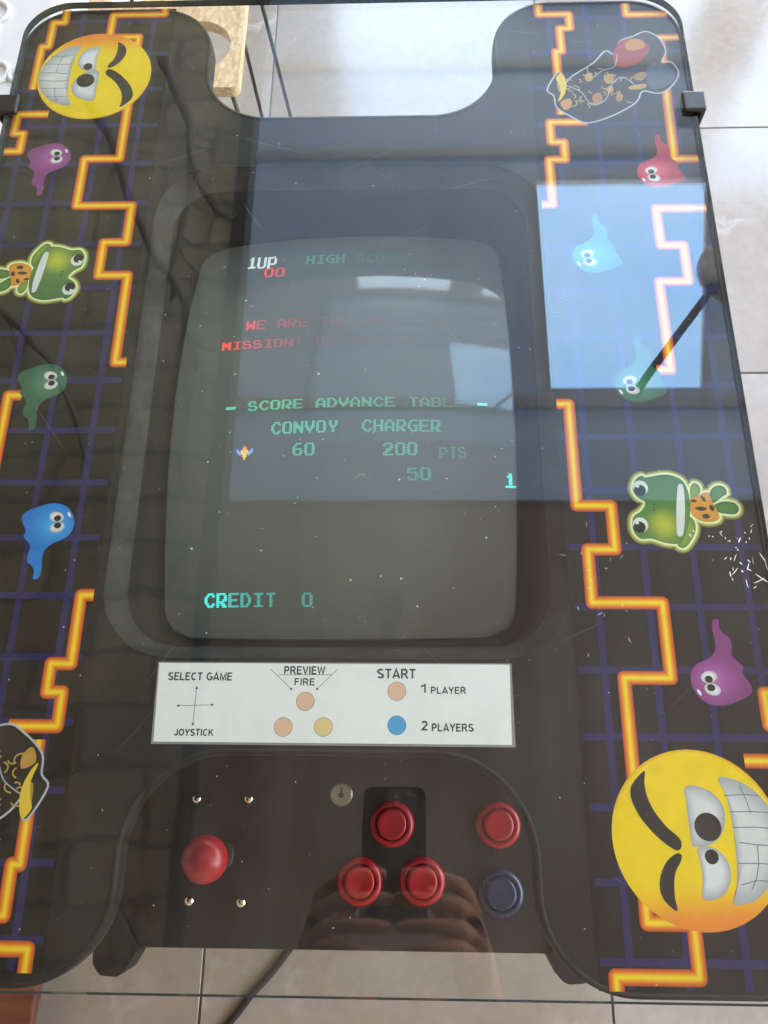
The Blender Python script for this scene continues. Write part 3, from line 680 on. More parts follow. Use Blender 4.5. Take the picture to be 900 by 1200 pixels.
mesh_obj('monitor_bezel', vs, fs, 'bezel_plastic', table, smooth=True, mats=['bezel_plastic', 'bezel_black'], fmat=[0 if k // m < 3 else 1 for k in range(len(fs))])

def tube_n(x, y):
    return Vector(((x - SX) / RS - TILT, (y - SY) / RSY, 1)).normalized()
NX, NY = 48, 64
vs, fs, nrm = [], [], []
HW, HL, CR = .1305, .1745, .020
for j in range(NY + 1):
    b2 = 2 * j / NY - 1
    for i in range(NX + 1):
        a = 2 * i / NX - 1
        y = b2 * HL; x = a * HW
        # pull the square grid into a rounded rectangle with slightly bulged sides
        ex = max(0, abs(y) - (HL - CR)); lim = HW - CR + math.sqrt(max(0, CR * CR - ex * ex))
        x = a * lim
        x *= 1 - 0.030 * (y / HL) ** 2; y *= 1 - 0.022 * (x / HW) ** 2
        vs.append((SX + x, SY + y, tube_z(SX + x, SY + y))); nrm.append(tube_n(SX + x, SY + y))
for j in range(NY):
    for i in range(NX):
        k = j * (NX + 1) + i; fs.append((k, k + 1, k + NX + 2, k + NX + 1))
rim = [i for i in range(NX + 1)] + [j * (NX + 1) + NX for j in range(1, NY + 1)] + [NY * (NX + 1) + i for i in range(NX - 1, -1, -1)] + [j * (NX + 1) for j in range(NY - 1, 0, -1)]
tube = mesh_obj('picture_tube', vs, fs, 'tube_glass', table, smooth=True)
tube.data.normals_split_custom_set_from_vertices([tuple(q) for q in nrm])
rv, rf = [], []
for k in rim:
    x, y, z = vs[k]; d = Vector((x - SX, (y - SY) * .75, 0)).normalized()
    for off, dz in ((-.0004, -.0002), (.0008, .0002), (.0018, -.0008), (.0024, -.004)):
        rv.append((x + d.x * off, y + d.y * off, z + dz))
m = len(rim)
for k in range(m):
    for q in range(3):
        rf.append((k * 4 + q, k * 4 + q + 1, ((k + 1) % m) * 4 + q + 1, ((k + 1) % m) * 4 + q))
mesh_obj('tube_rim', rv, rf, 'rim_grey', tube, smooth=True)

GLYPH = {
 'A': "0011100 0110110 1100011 1100011 1111111 1100011 1100011", 'B': "1111110 1100011 1100011 1111110 1100011 1100011 1111110",
 'C': "0011110 0110011 1100000 1100000 1100000 0110011 0011110", 'D': "1111100 1100110 1100011 1100011 1100011 1100110 1111100",
 'E': "1111111 1100000 1100000 1111110 1100000 1100000 1111111", 'G': "0011111 0110000 1100000 1100111 1100011 0110011 0011111",
 'H': "1100011 1100011 1100011 1111111 1100011 1100011 1100011", 'I': "0111111 0001100 0001100 0001100 0001100 0001100 0111111",
 'L': "1100000 1100000 1100000 1100000 1100000 1100000 1111111", 'M': "1100011 1110111 1111111 1111111 1101011 1100011 1100011",
 'N': "1100011 1110011 1111011 1111111 1101111 1100111 1100011", 'O': "0111110 1100011 1100011 1100011 1100011 1100011 0111110",
 'P': "1111110 1100011 1100011 1100011 1111110 1100000 1100000", 'R': "1111110 1100011 1100011 1100111 1111100 1101110 1100111",
 'S': "0111100 1100110 1100000 0111110 0000011 1100011 0111110", 'T': "0111111 0001100 0001100 0001100 0001100 0001100 0001100",
 'U': "1100011 1100011 1100011 1100011 1100011 1100011 0111110", 'V': "1100011 1100011 1100011 1110111 0111110 0011100 0001000",
 'W': "1100011 1100011 1101011 1111111 1111111 1110111 1100011", 'X': "1100011 1110111 0111110 0011100 0111110 1110111 1100011",
 'Y': "0110011 0110011 0110011 0011110 0001100 0001100 0001100", '0': "0111110 1100011 1100111 1101011 1110011 1100011 0111110",
 '1': "0001100 0011100 0001100 0001100 0001100 0001100 0111111", '2': "0111110 1100011 0000111 0011110 0111100 1110000 1111111",
 '5': "1111110 1100000 1111110 0000011 0000011 1100011 0111110", '6': "0011110 0110000 1100000 1111110 1100011 1100011 0111110",
 ':': "0000000 0011000 0011000 0000000 0011000 0011000 0000000", '-': "0000000 0000000 0000000 1111111 1111111 0000000 0000000", ' ': "0"}
GLYPH['0'] = "0111110 1100011 1100011 1100011 1100011 1100011 0111110"
RED, GRN, CYN, WHT = (1.0, 0.03, 0.02), (0.10, 0.70, 0.45), (0.03, 0.85, 0.78), (0.85, 1.0, 0.92)
def fade(lst):
    return lambda k: lst[min(k, len(lst) - 1)]
STYLE = {
 '1UP': (WHT, fade([0.75])), '00': (RED, fade([0.75, 0.6])),
 'HIGH SCORE': (GRN, fade([.30, .26, .24, .22, 0, .10, .09, .07, .06, .05])),
 'WE ARE THE GALAXIANS': (RED, fade([.70, .42, 0, .27, .22, .18, 0, .12, .10, .09, 0, .06, .05, .04, .03, .02])),
 'MISSION: DESTROY ALIENS': (RED, fade([1.1, .75, .62, .52, .42, .32, .24, .18, 0, .12, .10, .09, .07, .06, .045, .035, 0, .02])),
 '- SCORE ADVANCE TABLE -': (GRN, fade([.9, 0, .72, .72, .68, .62, .58, 0, .52, .5, .48, .46, .44, .42, .40, 0, .34, .30, .24, .16, .10, 0, 1.1])),
 'CONVOY  CHARGER': (GRN, fade([.60, .58, .56, .54, .52, .5, 0, 0, .44, .42, .40, .38, .36, .34, .34])),
 '60': (GRN, fade([.52])), '200': (GRN, fade([.42])), 'PTS': (GRN, fade([.20])), '50': (GRN, fade([.30])),
 'CREDIT  0': (CYN, fade([1.2, 1.05, .60, .46, .40, .38, 0, 0, .32])), '1': (CYN, fade([1.1]))}
LIFT = 0.0004
for text, p0, p1, ytop in DATA['text']:
    if text == '00': p0, p1, ytop = (p0[0], p0[1] - 1.6), (p1[0], p1[1] - 1.6), ytop - 2.4
    col, br = STYLE[text]
    x0, y0 = p0; x1, y1 = p1
    n = len(text); cell = (x1 - x0) / (n - 1 / 8.0); h = (ytop - (y0 + y1) / 2) / 7.0
    vs, fs, cs = [], [], []
    for ci, ch in enumerate(text):
        bri = br(ci)
        for ri, row in enumerate(GLYPH[ch].split()):
            k = 0
            while k < len(row):
                if row[k] == '1':
                    k2 = k
                    while k2 < len(row) and row[k2] == '1': k2 += 1
                    xa, xb = x0 + cell * (ci + k / 8), x0 + cell * (ci + k2 / 8)
                    ta = (xa - x0) / (x1 - x0)
                    ya = y0 + (y1 - y0) * ta + h * (6 - ri); yb = ya + h * 0.985
                    i0 = len(vs)
                    for x, y in ((xa, ya), (xb, ya), (xb, yb), (xa, yb)):
                        X, Y = SX + x * MM, SY + y * MM
                        vs.append((X, Y, tube_z(X, Y) + LIFT)); cs.append(tuple(c * bri for c in col))
                    fs.append((i0, i0 + 1, i0 + 2, i0 + 3)); k = k2
                else:
                    k += 1
    to = mesh_obj('screen_text', vs, fs, 'lit_phosphor', tube, cols=cs, smooth=True)
    to.data.normals_split_custom_set_from_vertices([tuple(tube_n(v[0], v[1])) for v in vs])

def sprite(name, rows, pal, cx, cy, px, parent):
    vs, fs, cs = [], [], []
    for ri, row in enumerate(rows):
        for k, ch in enumerate(row):
            if ch == '.': continue
            xa, ya = cx + (k - len(row) / 2) * px, cy + (len(rows) / 2 - ri - 1) * px
            i0 = len(vs)
            for x, y in ((xa, ya), (xa + px, ya), (xa + px, ya + px), (xa, ya + px)):
                X, Y = SX + x * MM, SY + y * MM
                vs.append((X, Y, tube_z(X, Y) + LIFT)); cs.append(pal[ch])
            fs.append((i0, i0 + 1, i0 + 2, i0 + 3))
    return mesh_obj(name, vs, fs, 'lit_phosphor', parent, cols=cs)
ROWS = [".....r.....", "....rrr....", "b...ryr...b", "bb.yyyyy.bb", "bbbyyryybbb", ".bbyyyyybb.", "..b.yyy.b..", "....yyy....", ".....y.....", ".....y....."]
sprite('screen_sprite', ROWS, {'r': (.9, .12, .03), 'y': (.9, .6, .05), 'b': (.15, .35, .9)}, *DATA['ships'][0], 1.15, tube)
sprite('screen_sprite', ["...y.y...", "..bbbbb..", ".bb...bb.", "b.......b"], {'y': (.22, .16, .05), 'b': (.06, .07, .10)}, *DATA['ships'][1], 1.35, tube)
vs, fs, cs = [], [], []
STARC = [(.6, .7, .65), (.7, .25, .2), (.3, .35, .9), (.7, .65, .2), (.25, .7, .5)]
for k, (x, y) in enumerate(DATA['stars']):
    i0 = len(vs); s = random.uniform(0.45, 0.75); c = STARC[random.randrange(5)]
    for dx, dy in ((-s, -s), (s, -s), (s, s), (-s, s)):
        X, Y = SX + (x + dx) * MM, SY + (y + dy) * MM
        vs.append((X, Y, tube_z(X, Y) + LIFT)); cs.append(c)
    fs.append((i0, i0 + 1, i0 + 2, i0 + 3))
tag(mesh_obj('screen_stars', vs, fs, 'lit_phosphor', tube, cols=cs), kind='stuff')

# ---- printed side panels (the same print, the left one turned round by half a turn)
BASE = (0.0070, 0.0064, 0.0056)
GRID = (0.017, 0.016, 0.095)
def zlev(k): return T + 0.0003 + 0.00009 * k

def flat_poly(name, pts, lev, col, parent, sub=4, edge=None, grad=None):
    """flat printed shape, mm in the panel's own coordinates; fan from the centre so that colours can run"""
    q = spline(pts, sub, True) if sub else pts
    cx = sum(a for a, _ in q) / len(q); cy = sum(b2 for _, b2 in q) / len(q)
    z = zlev(lev)
    colf = grad or (lambda x, y, rim: (edge if (rim and edge) else col))
    tri = tessellate_polygon([[Vector((x, y, 0)) for x, y in q]])
    star = edge is not None
    vs = [(x * MM, y * MM, z) for x, y in q]; cs = [colf(x, y, True) for x, y in q]
    if star:
        N = len(q); fs = []; RG = (.86, .7, .5, .3, .12)
        for sc in RG:
            for x, y in q:
                X, Y = cx + (x - cx) * sc, cy + (y - cy) * sc
                vs.append((X * MM, Y * MM, z)); cs.append(colf(X, Y, False) if grad else tuple(e_ + (c_ - e_) * min(1, (1 - sc) * 2.2) for e_, c_ in zip(edge, col)))
        vs.append((cx * MM, cy * MM, z)); cs.append(colf(cx, cy, False))
        for r_ in range(len(RG)):
            for k in range(N):
                k2 = (k + 1) % N
                fs.append((r_ * N + k, r_ * N + k2, (r_ + 1) * N + k2, (r_ + 1) * N + k))
        for k in range(N):
            fs.append((len(RG) * N + k, len(RG) * N + (k + 1) % N, (len(RG) + 1) * N))
    else:
        fs = [tuple(t) for t in tri]
    o = mesh_obj(name, vs, fs, 'printed_vinyl', parent, cols=cs)
    bmx = bmesh.new(); bmx.from_mesh(o.data)
    for f in bmx.faces:
        if f.normal.z < 0: f.normal_flip()
    bmx.to_mesh(o.data); bmx.free()
    return o

def merge(objs, name):
    """join flat printed shapes into one printed figure"""
    vs, fs, cs = [], [], []
    par = objs[0].parent
    for o in objs:
        i0 = len(vs)
        vs += [tuple(v.co) for v in o.data.vertices]
        cs += [tuple(d.color)[:3] for d in o.data.color_attributes['Col'].data]
        fs += [tuple(i0 + k for k in f.vertices) for f in o.data.polygons]
        me = o.data; bpy.data.objects.remove(o); bpy.data.meshes.remove(me)
    return mesh_obj(name, vs, fs, 'printed_vinyl', par, cols=cs)

def ellipse(cx, cy, rx, ry, rot=0, n=24):
    return [(cx + rx * math.cos(2 * math.pi * k / n) * math.cos(rot) - ry * math.sin(2 * math.pi * k / n) * math.sin(rot),
             cy + rx * math.cos(2 * math.pi * k / n) * math.sin(rot) + ry * math.sin(2 * math.pi * k / n) * math.cos(rot)) for k in range(n)]

def lines(name, plist, w, lev, col, parent):
    vs, fs, cs = [], [], []
    for pl in plist:
        for k in range(len(pl)):
            a = Vector(pl[max(0, k - 1)]); b2 = Vector(pl[min(len(pl) - 1, k + 1)])
            d = (b2 - a).normalized(); nr = Vector((-d.y, d.x)) * (w / 2)
            q = Vector(pl[k]); vs += [((q.x - nr.x) * MM, (q.y - nr.y) * MM, zlev(lev)), ((q.x + nr.x) * MM, (q.y + nr.y) * MM, zlev(lev))]
            cs += [col, col]
            if k: i0 = len(vs) - 4; fs.append((i0, i0 + 2, i0 + 3, i0 + 1))
    return mesh_obj(name, vs, fs, 'printed_vinyl', parent, cols=cs)

GLOWW = 4.3
PROF = [(1.0, (0.42, 0.075, 0.018)), (0.78, (0.72, 0.13, 0.018)), (0.50, (0.90, 0.27, 0.012)), (0.22, (1.0, 0.60, 0.015)), (0.0, (1.0, 0.76, 0.03))]
CROSS = [(-o, c) for o, c in PROF] + [(o, c) for o, c in reversed(PROF[:-1])]
def glow_path(pts, parent, lev=3):
    rows = []
    P = [Vector(q) for q in pts]
    for k, q in enumerate(P):
        if k == 0 or k == len(P) - 1:
            d = (P[1] - P[0]) if k == 0 else (P[-1] - P[-2]); d.normalize()
            nr = Vector((-d.y, d.x))
            rows.append([q + nr * o * GLOWW for o, _ in CROSS]); continue
        d1 = (q - P[k - 1]).normalized(); d2 = (P[k + 1] - q).normalized()
        n1 = Vector((-d1.y, d1.x)); n2 = Vector((-d2.y, d2.x))
        turn = d1.x * d2.y - d1.y * d2.x          # >0 left turn: right side (negative offsets) is outside
        mit = (n1 + n2).normalized(); ml = 1 / max(0.2, mit.dot(n1))
        a1 = math.atan2(n1.y, n1.x); da = (math.atan2(n2.y, n2.x) - a1 + math.pi) % (2 * math.pi) - math.pi
        for s in range(6):
            a = a1 + da * s / 5; nr = Vector((math.cos(a), math.sin(a)))
            row = []
            for o, _ in CROSS:
                outside = (o < 0) == (turn > 0)
                row.append(q + (nr * o if outside else mit * ml * o) * GLOWW)
            rows.append(row)
    vs = [(v.x * MM, v.y * MM, zlev(lev)) for r in rows for v in r]
    cs = [c for r in rows for _, c in CROSS]
    q = len(CROSS)
    fs = [(i * q + k, (i + 1) * q + k, (i + 1) * q + k + 1, i * q + k + 1) for i in range(len(rows) - 1) for k in range(q - 1)]
    return mesh_obj('maze_path_print', vs, fs, 'printed_vinyl', parent, cols=cs)

PATHS = [
 [(156.5, -16), (165, -16), (165, -93), (188, -93), (188, -124), (170, -124), (170, -160), (215, -160), (215, -208), (186, -208), (186, -345), (212, -345), (212, -372), (166, -372), (166, -379)],
 [(284, -217), (271, -217), (271, -236), (279, -236), (279, -257), (253, -257)],
 [(255, -379), (255, -364), (265, -364), (265, -335), (271, -335), (271, -285)],
 [(166, 379), (166, 367), (192, 367), (192, 350), (183, 350), (183, 323), (178, 323), (178, 252)],
 [(199, 244), (168, 244), (168, 223), (178, 223), (178, 205), (165, 205), (165, 160), (156.5, 160)],
 [(242, 379), (242, 365), (277, 365)],
 [(284, 337), (268, 337), (265, 204), (284, 204)],
 [(284, 155), (245, 155), (245, 120), (262, 120), (262, 87), (240, 87), (240, 11), (230, 11)]]

def make_panel():
    ol = fillet([(.156, -.379), (.2845, -.379), (.2845, .379), (.156, .379)], [0, .0405, .0405, 0], 10)
    o = prism_obj('art_panel', ol, [], T + 0.00005, T + 0.0003, 'printed_vinyl', table)
    ca = o.data.color_attributes.new('Col', 'FLOAT_COLOR', 'POINT')
    for k in range(len(o.data.vertices)): ca.data[k].color = (*BASE, 1)
    # blue grid: lines butt at the crossings
    vs, fs = [], []
    def quad(x0, x1, y0, y1):
        i0 = len(vs); vs.extend([(x0 * MM, y0 * MM, zlev(1)), (x1 * MM, y0 * MM, zlev(1)), (x1 * MM, y1 * MM, zlev(1)), (x0 * MM, y1 * MM, zlev(1))])
        fs.append((i0, i0 + 1, i0 + 2, i0 + 3))
    us = [174.2 + 32.2 * k for k in range(4)]; vv = [-364.8 + 40.4 * k for k in range(19)]
    hw = 2.2
    for u in us: quad(u - hw, u + hw, -378 if u < 250 else -340, 378 if u < 250 else 340)
    for v in vv:
        if abs(v) > 370: continue
        ed = [158] + us + [284 if abs(v) < 340 else 262]
        for k in range(len(ed) - 1):
            a = ed[k] + (hw if k else 0); b2 = ed[k + 1] - (hw if k < len(ed) - 2 else 0)
            if b2 > a: quad(a, b2, v - hw, v + hw)
    mesh_obj('grid_print', vs, fs, 'printed_vinyl', o, cols=[GRID] * len(vs))
    for pl in PATHS: glow_path(pl, o)
    # grinning face
    L = 4
    fc = (219.5, -300.0); R = 49.3
    vs, cs, fs = [(fc[0] * MM, fc[1] * MM, zlev(L))], [(0.97, 0.68, 0.006)], []
    def fcol(x, y):
        d = ((y - fc[1]) * 0.95 - (x - fc[0]) * 0.05) / R
        r = math.hypot(x - fc[0], y - fc[1]) / R
        t = min(1, max(0, (-d - 0.42) / 0.5)); t = t * t * (3 - 2 * t)
        c = [0.97 - 0.05 * t, 0.68 + (0.26 - 0.68) * t, 0.006 + 0.02 * t]
        if r > 0.97 and d > 0.3: c = [0.86, 0.40, 0.015]
        return tuple(c)
    SEG = 56; RR = [.2, .4, .6, .75, .88, .955, 1.0]
    for r in RR:
        for k in range(SEG):
            a = 2 * math.pi * k / SEG
            x, y = fc[0] + R * r * math.cos(a), fc[1] + R * r * math.sin(a)
            vs.append((x * MM, y * MM, zlev(L))); cs.append(fcol(x, y))
    for k in range(SEG): fs.append((0, 1 + k, 1 + (k + 1) % SEG))
    for i in range(len(RR) - 1):
        for k in range(SEG):
            a = 1 + i * SEG; b2 = a + SEG
            fs.append((a + k, b2 + k, b2 + (k + 1) % SEG, a + (k + 1) % SEG))
    parts = [mesh_obj('face', vs, fs, 'printed_vinyl', o, cols=cs)]
    INK = (0.022, 0.020, 0.016)
    parts.append(flat_poly('mouth', DATA['mouth'], L + 1, (0.72, 0.74, 0.70), o, 4, edge=(0.40, 0.42, 0.41)))
    parts.append(lines('tooth_lines', DATA['teeth'], 0.55, L + 2, (0.22, 0.23, 0.23), o))
    for e, q in (('eye1', 'pup1'), ('eye2', 'pup2')):
        parts.append(flat_poly('eye', DATA[e], L + 1, (0.78, 0.79, 0.77), o, 3, edge=(0.40, 0.41, 0.41)))
        c, d = DATA[q]; r = d[0] - c[0]
        parts.append(flat_poly('pupil', ellipse(c[0], c[1], r, r), L + 2, INK, o, 0))
    for bname in ('brow1', 'brow2'): parts.append(flat_poly('brow', DATA[bname], L + 1, INK, o, 3))
    merge(parts, 'grinning_face_print')
    # four ghosts, the same drawing in four colours
    g0 = DATA['ghost']; ge = DATA['ghost_eyes']; ec = (189.5, 109.5)
    for (cx, cy), col in (((239, -211), (0.24, 0.045, 0.20)), ((189, 109), (0.015, 0.21, 0.62)), ((246, 189), (0.42, 0.025, 0.05)), ((210.5, -1), (0.030, 0.125, 0.065))):
        mv = lambda pts: [(x - ec[0] + cx, y - ec[1] + cy) for x, y in pts]
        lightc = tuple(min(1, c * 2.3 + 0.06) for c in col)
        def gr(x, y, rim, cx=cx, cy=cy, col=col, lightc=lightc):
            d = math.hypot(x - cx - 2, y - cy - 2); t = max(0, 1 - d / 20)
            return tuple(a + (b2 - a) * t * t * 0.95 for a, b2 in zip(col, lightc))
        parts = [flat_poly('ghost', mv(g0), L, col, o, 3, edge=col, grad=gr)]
        e1, e2, p1, p2, hl, _, _ = mv(ge)
        for (ex, ey), (px, py), ro in ((e1, p1, -0.25), (e2, p2, 0.25)):
            parts.append(flat_poly('eye', ellipse(ex, ey, 5.1, 3.7, ro), L + 1, (0.80, 0.80, 0.78), o, 0, edge=(0.55, 0.55, 0.53)))
            parts.append(flat_poly('pupil', ellipse(px, py, 2.5, 2.2), L + 2, INK, o, 0))
        parts.append(flat_poly('shine', ellipse(hl[0], hl[1], 0.9, 2.2, 0.5, 12), L + 1, (0.85, 0.85, 0.85), o, 0))
        merge(parts, 'ghost_print')
    # frog with a pale glow
    FG, FD, FL = (0.095, 0.23, 0.045), (0.045, 0.15, 0.050), (0.26, 0.36, 0.045)
    pieces = [('frog_leg1', FG, FD), ('frog_leg2', FG, FD), ('frog_arm2', FL, FG), ('frog_cloth', (0.75, 0.34, 0.045), (0.70, 0.28, 0.03)), ('frog_head', FG, FD), ('frog_arm1', FL, FG)]
    parts = []
    for k, (nm, c, e) in enumerate(pieces):
        q = spline(DATA[nm], 4, True); N = len(q)
        cx = sum(a for a, _ in q) / N; cy = sum(b2 for _, b2 in q) / N
        ar = sum(q[i][0] * q[(i + 1) % N][1] - q[(i + 1) % N][0] * q[i][1] for i in range(N))
        sg = 1 if ar > 0 else -1
        for lay, (o1, o0, c1, c0) in enumerate([(4.0, 2.0, BASE, (0.46, 0.48, 0.08)), (2.0, 1.0, (0.46, 0.48, 0.08), (0.90, 0.94, 0.46)), (1.0, -0.4, (0.92, 0.96, 0.55), (0.80, 0.88, 0.38))]):
            vs, fs, cs = [], [], []
            for i in range(N):
                a, b2 = Vector(q[i - 1]), Vector(q[(i + 1) % N]); d = (b2 - a).normalized(); nr = Vector((d.y, -d.x)) * sg
                v = Vector(q[i])
                for off, cc in ((o1, c1), (o0, c0)):
                    vs.append(((v.x + nr.x * off) * MM, (v.y + nr.y * off) * MM, zlev(L + lay * 0.8 + 0.1 * k))); cs.append(cc)
            for i in range(N):
                i2 = (i + 1) % N; fs.append((2 * i, 2 * i2, 2 * i2 + 1, 2 * i + 1))
            parts.append(mesh_obj('halo', vs, fs, 'printed_vinyl', o, cols=cs))
        if nm == 'frog_head':
            def hg(x, y, rim):
                t = max(0, 1 - math.hypot(x - 222, y + 107) / 13); u = max(0, min(1, (-78 - y) / 30 + 0.4))
                base = tuple(a + (b2 - a) * (1 - u) * 0.8 for a, b2 in zip(FG, FD))
                return tuple(a + (b2 - a) * t for a, b2 in zip(base, (0.62, 0.62, 0.03)))
            parts.append(flat_poly(nm, DATA[nm], L + 3.2, c, o, 4, edge=e, grad=hg))
        else:
            parts.append(flat_poly(nm, DATA[nm], L + 2.5 + 0.1 * k, c, o, 4, edge=e))
    for sp_ in DATA['frog_spots']: parts.append(flat_poly('spot', sp_, L + 3.6, (0.06, 0.035, 0.012), o, 2))
    parts.append(flat_poly('smile', DATA['frog_mouth'], L + 4.2, (0.74, 0.78, 0.70), o, 3))
    fe = DATA['frog_eyes']
    for c, pp in ((fe[0], fe[2]), (fe[1], fe[3])):
        parts.append(flat_poly('eye', ellipse(c[0], c[1], 5.1, 5.3), L + 4.2, (0.78, 0.80, 0.76), o, 0))
        parts.append(flat_poly('pupil', ellipse(pp[0] + 0.2, pp[1] - 0.6, 4.0, 4.1), L + 4.9, (0.012, 0.012, 0.010), o, 0))
        parts.append(flat_poly('glint', ellipse(pp[0] - 1.2, pp[1] + 2.4, 1.3, 1.1, 0, 10), L + 5.5, (0.8, 0.8, 0.8), o, 0))
    for c in fe[6:8]: parts.append(flat_poly('nostril', ellipse(c[0], c[1], 0.9, 0.6, 0, 8), L + 4.2, (0.02, 0.06, 0.02), o, 0))
    merge(parts, 'frog_print')
    # patched shape with a pale outline: plain patches only
    q = spline(DATA['figure'], 4, True)
    parts = [flat_poly('patch', DATA['figure'], L, (0.022, 0.017, 0.014), o, 4)]
    parts.append(lines('outline', [q + [q[0]]], 1.3, L + 1, (0.50, 0.53, 0.56), o))
    parts.append(flat_poly('patch', DATA['fig_red'], L + 1.5, (0.34, 0.020, 0.025), o, 3))
    parts.append(flat_poly('patch', DATA['fig_gold'], L + 2.2, (0.55, 0.20, 0.03), o, 3))
    parts.append(flat_poly('patch', DATA['fig_grey'], L + 1.5, (0.070, 0.080, 0.105), o, 3))
    for k, ch in enumerate(DATA['fig_chips']):
        parts.append(flat_poly('patch', ch, L + 1.5, [(0.50, 0.27, 0.03), (0.55, 0.30, 0.05), (0.40, 0.18, 0.03)][k % 3], o, 3))
    pr = random.Random(21); sq = []
    for k in range(60):
        x, y = pr.uniform(185, 262), pr.uniform(258, 322)
        cnt = False
        for (xa, ya), (xb, yb) in zip(q, q[1:] + q[:1]):
            if (ya > y) != (yb > y) and x < (xb - xa) * (y - ya) / (yb - ya) + xa: cnt = not cnt
        if not cnt or (x > 222 and y > 300) or x > 248: continue
        a = pr.uniform(0, 6.28); r = pr.uniform(2, 4.5)
        sq.append([(x + r * math.cos(a + t * .45), y + r * .8 * math.sin(a + t * .45)) for t in range(6)])
    parts.append(lines('curl', sq, 1.0, L + 2.6, (0.50, 0.33, 0.08), o))
    parts.append(lines('seam', [spline([(184, 284), (196, 276), (204, 262), (216, 268), (222, 284), (232, 292), (242, 282)], 5), spline([(203, 303), (206, 292), (216, 300), (226, 304), (230, 318)], 5)], 0.8, L + 2.9, (0.42, 0.45, 0.50), o))
    parts.append(flat_poly('crescent', [(176, 292), (181, 298), (184, 290), (184, 280), (180, 270), (176, 266), (179, 276), (178, 286)], L + 3, (0.85, 0.58, 0.04), o, 3))
    merge(parts, 'patchwork_print')
    return o
panel = make_panel()
panel['label'] = 'right printed panel with grinning face at its near end'
panel2 = panel.copy(); link(panel2, table)
panel2.rotation_euler = (0, 0, math.pi); panel2.location = (0, 0.004, 0.0)
panel2['label'] = 'left printed panel with grinning face at its far end'
for ch in list(panel.children):
    c = ch.copy(); link(c, panel2)

# ---- glass pane with its wear, and the clips that hold it
GZ0, GZ1 = T + 0.0016, T + 0.0076
pane = prism_obj('glass_pane', rrect(.2858, .3835, .040, 0, 0, 12), [], GZ0, GZ1, 'clear_glass', table, mats=['clear_glass', 'glass_edge'])
def clip(sx, y):
    bm = bmesh.new()
    box(bm, (sx * 0.2900, y, T - 0.006), (0.0050, 0.020, 0.030), 0.0015, 2)
    box(bm, (sx * 0.2835, y, T + 0.0098), (0.0180, 0.020, 0.0040), 0.0015, 2)
    box(bm, (sx * 0.2845, y, T - 0.0235), (0.0160, 0.020, 0.0040), 0.0012, 2)
    return bm_obj('glass_clip', bm, 'clip_plastic', table)
clip(-1, 0.262); clip(1, 0.254)

rnd = random.Random(11)
def scratch_mesh(items, name, mat, z):
    vs, fs = [], []
    for x, y, a, ln, w, bend in items:
        N = 4
        for k in range(N + 1):
            t = k / N - 0.5
            aa = a + bend * t
            cx, cy = x + math.cos(a) * ln * t - math.sin(a) * bend * ln * (t * t), y + math.sin(a) * ln * t + math.cos(a) * bend * ln * (t * t)
            ww = w * (1 - (2 * t) ** 4) * 0.5 + w * 0.05
            vs += [(cx - math.sin(aa) * -ww, cy - math.cos(aa) * ww, z), (cx + math.sin(aa) * -ww, cy + math.cos(aa) * ww, z)]
            if k: i0 = len(vs) - 4; fs.append((i0, i0 + 2, i0 + 3, i0 + 1))
    return mesh_obj(name, vs, fs, mat, pane)
items = []
for k in range(70):
    x, y = rnd.uniform(-.275, .275), rnd.uniform(-.37, .37)
    if abs(x) < .11 and abs(y) > .26: continue
    y = max(-.36, min(.37, y + (0.12 if rnd.random() < 0.5 else 0)))
    items.append((x, y, rnd.choice([0.4, 0.9, -0.7, 2.2, rnd.uniform(0, 3.1)]) + rnd.uniform(-.2, .2), rnd.choice([.006, .01, .016, .03, .05]) * rnd.uniform(.6, 1.3), rnd.uniform(.00002, .00006), rnd.uniform(-.12, .12)))
for x, y, a, ln in [(.10, .175, .28, .075), (.045, .125, .33, .05), (-.055, .215, -.3, .07), (.02, .20, .5, .05), (.085, .035, -.9, .03), (-.07, .145, -1.0, .035), (.20, .325, .05, .03), (.152, .337, -.15, .035)]:
    items.append((x, y, a, ln, .00008, .05))
tag(scratch_mesh(items, 'fine_scratches', 'scratch_faint', GZ1 + 0.00003), kind='stuff')
items = []
for k in range(40):
    x, y = rnd.gauss(.2615, .013), rnd.gauss(-.127, .014)
    if x > .284: continue
    items.append((x, y, rnd.choice([.2, .9, 1.5, 2.3]) + rnd.uniform(-.3, .3), rnd.choice([.0012, .002, .003, .005, .009]) * rnd.uniform(.6, 1.2), rnd.uniform(.0001, .0007), rnd.uniform(-.2, .2)))
for k in range(16):
    items.append((rnd.gauss(.172, .014), rnd.gauss(-.15, .02), rnd.uniform(0, 3.1), rnd.uniform(.002, .005), rnd.uniform(.0001, .0003), rnd.uniform(-.6, .6)))
tag(scratch_mesh(items, 'deep_scratches', 'scratch_white', GZ1 + 0.00006), kind='stuff')
vs, fs = [], []
for k in range(480):
    x, y = rnd.uniform(-.28, .28), rnd.uniform(-.378, .378)
    s = rnd.choice([.00012, .00016, .0002, .00026, .0004])
    a = rnd.uniform(0, 3); i0 = len(vs)
    for q in range(5):
        vs.append((x + s * math.cos(a + q * 1.257) * rnd.uniform(.6, 1.3), y + s * math.sin(a + q * 1.257) * rnd.uniform(.6, 1.3), GZ1 + 0.00009))
    fs.append(tuple(range(i0, i0 + 5)))
tag(mesh_obj('dust', vs, fs, 'dust_speck', pane), kind='stuff')

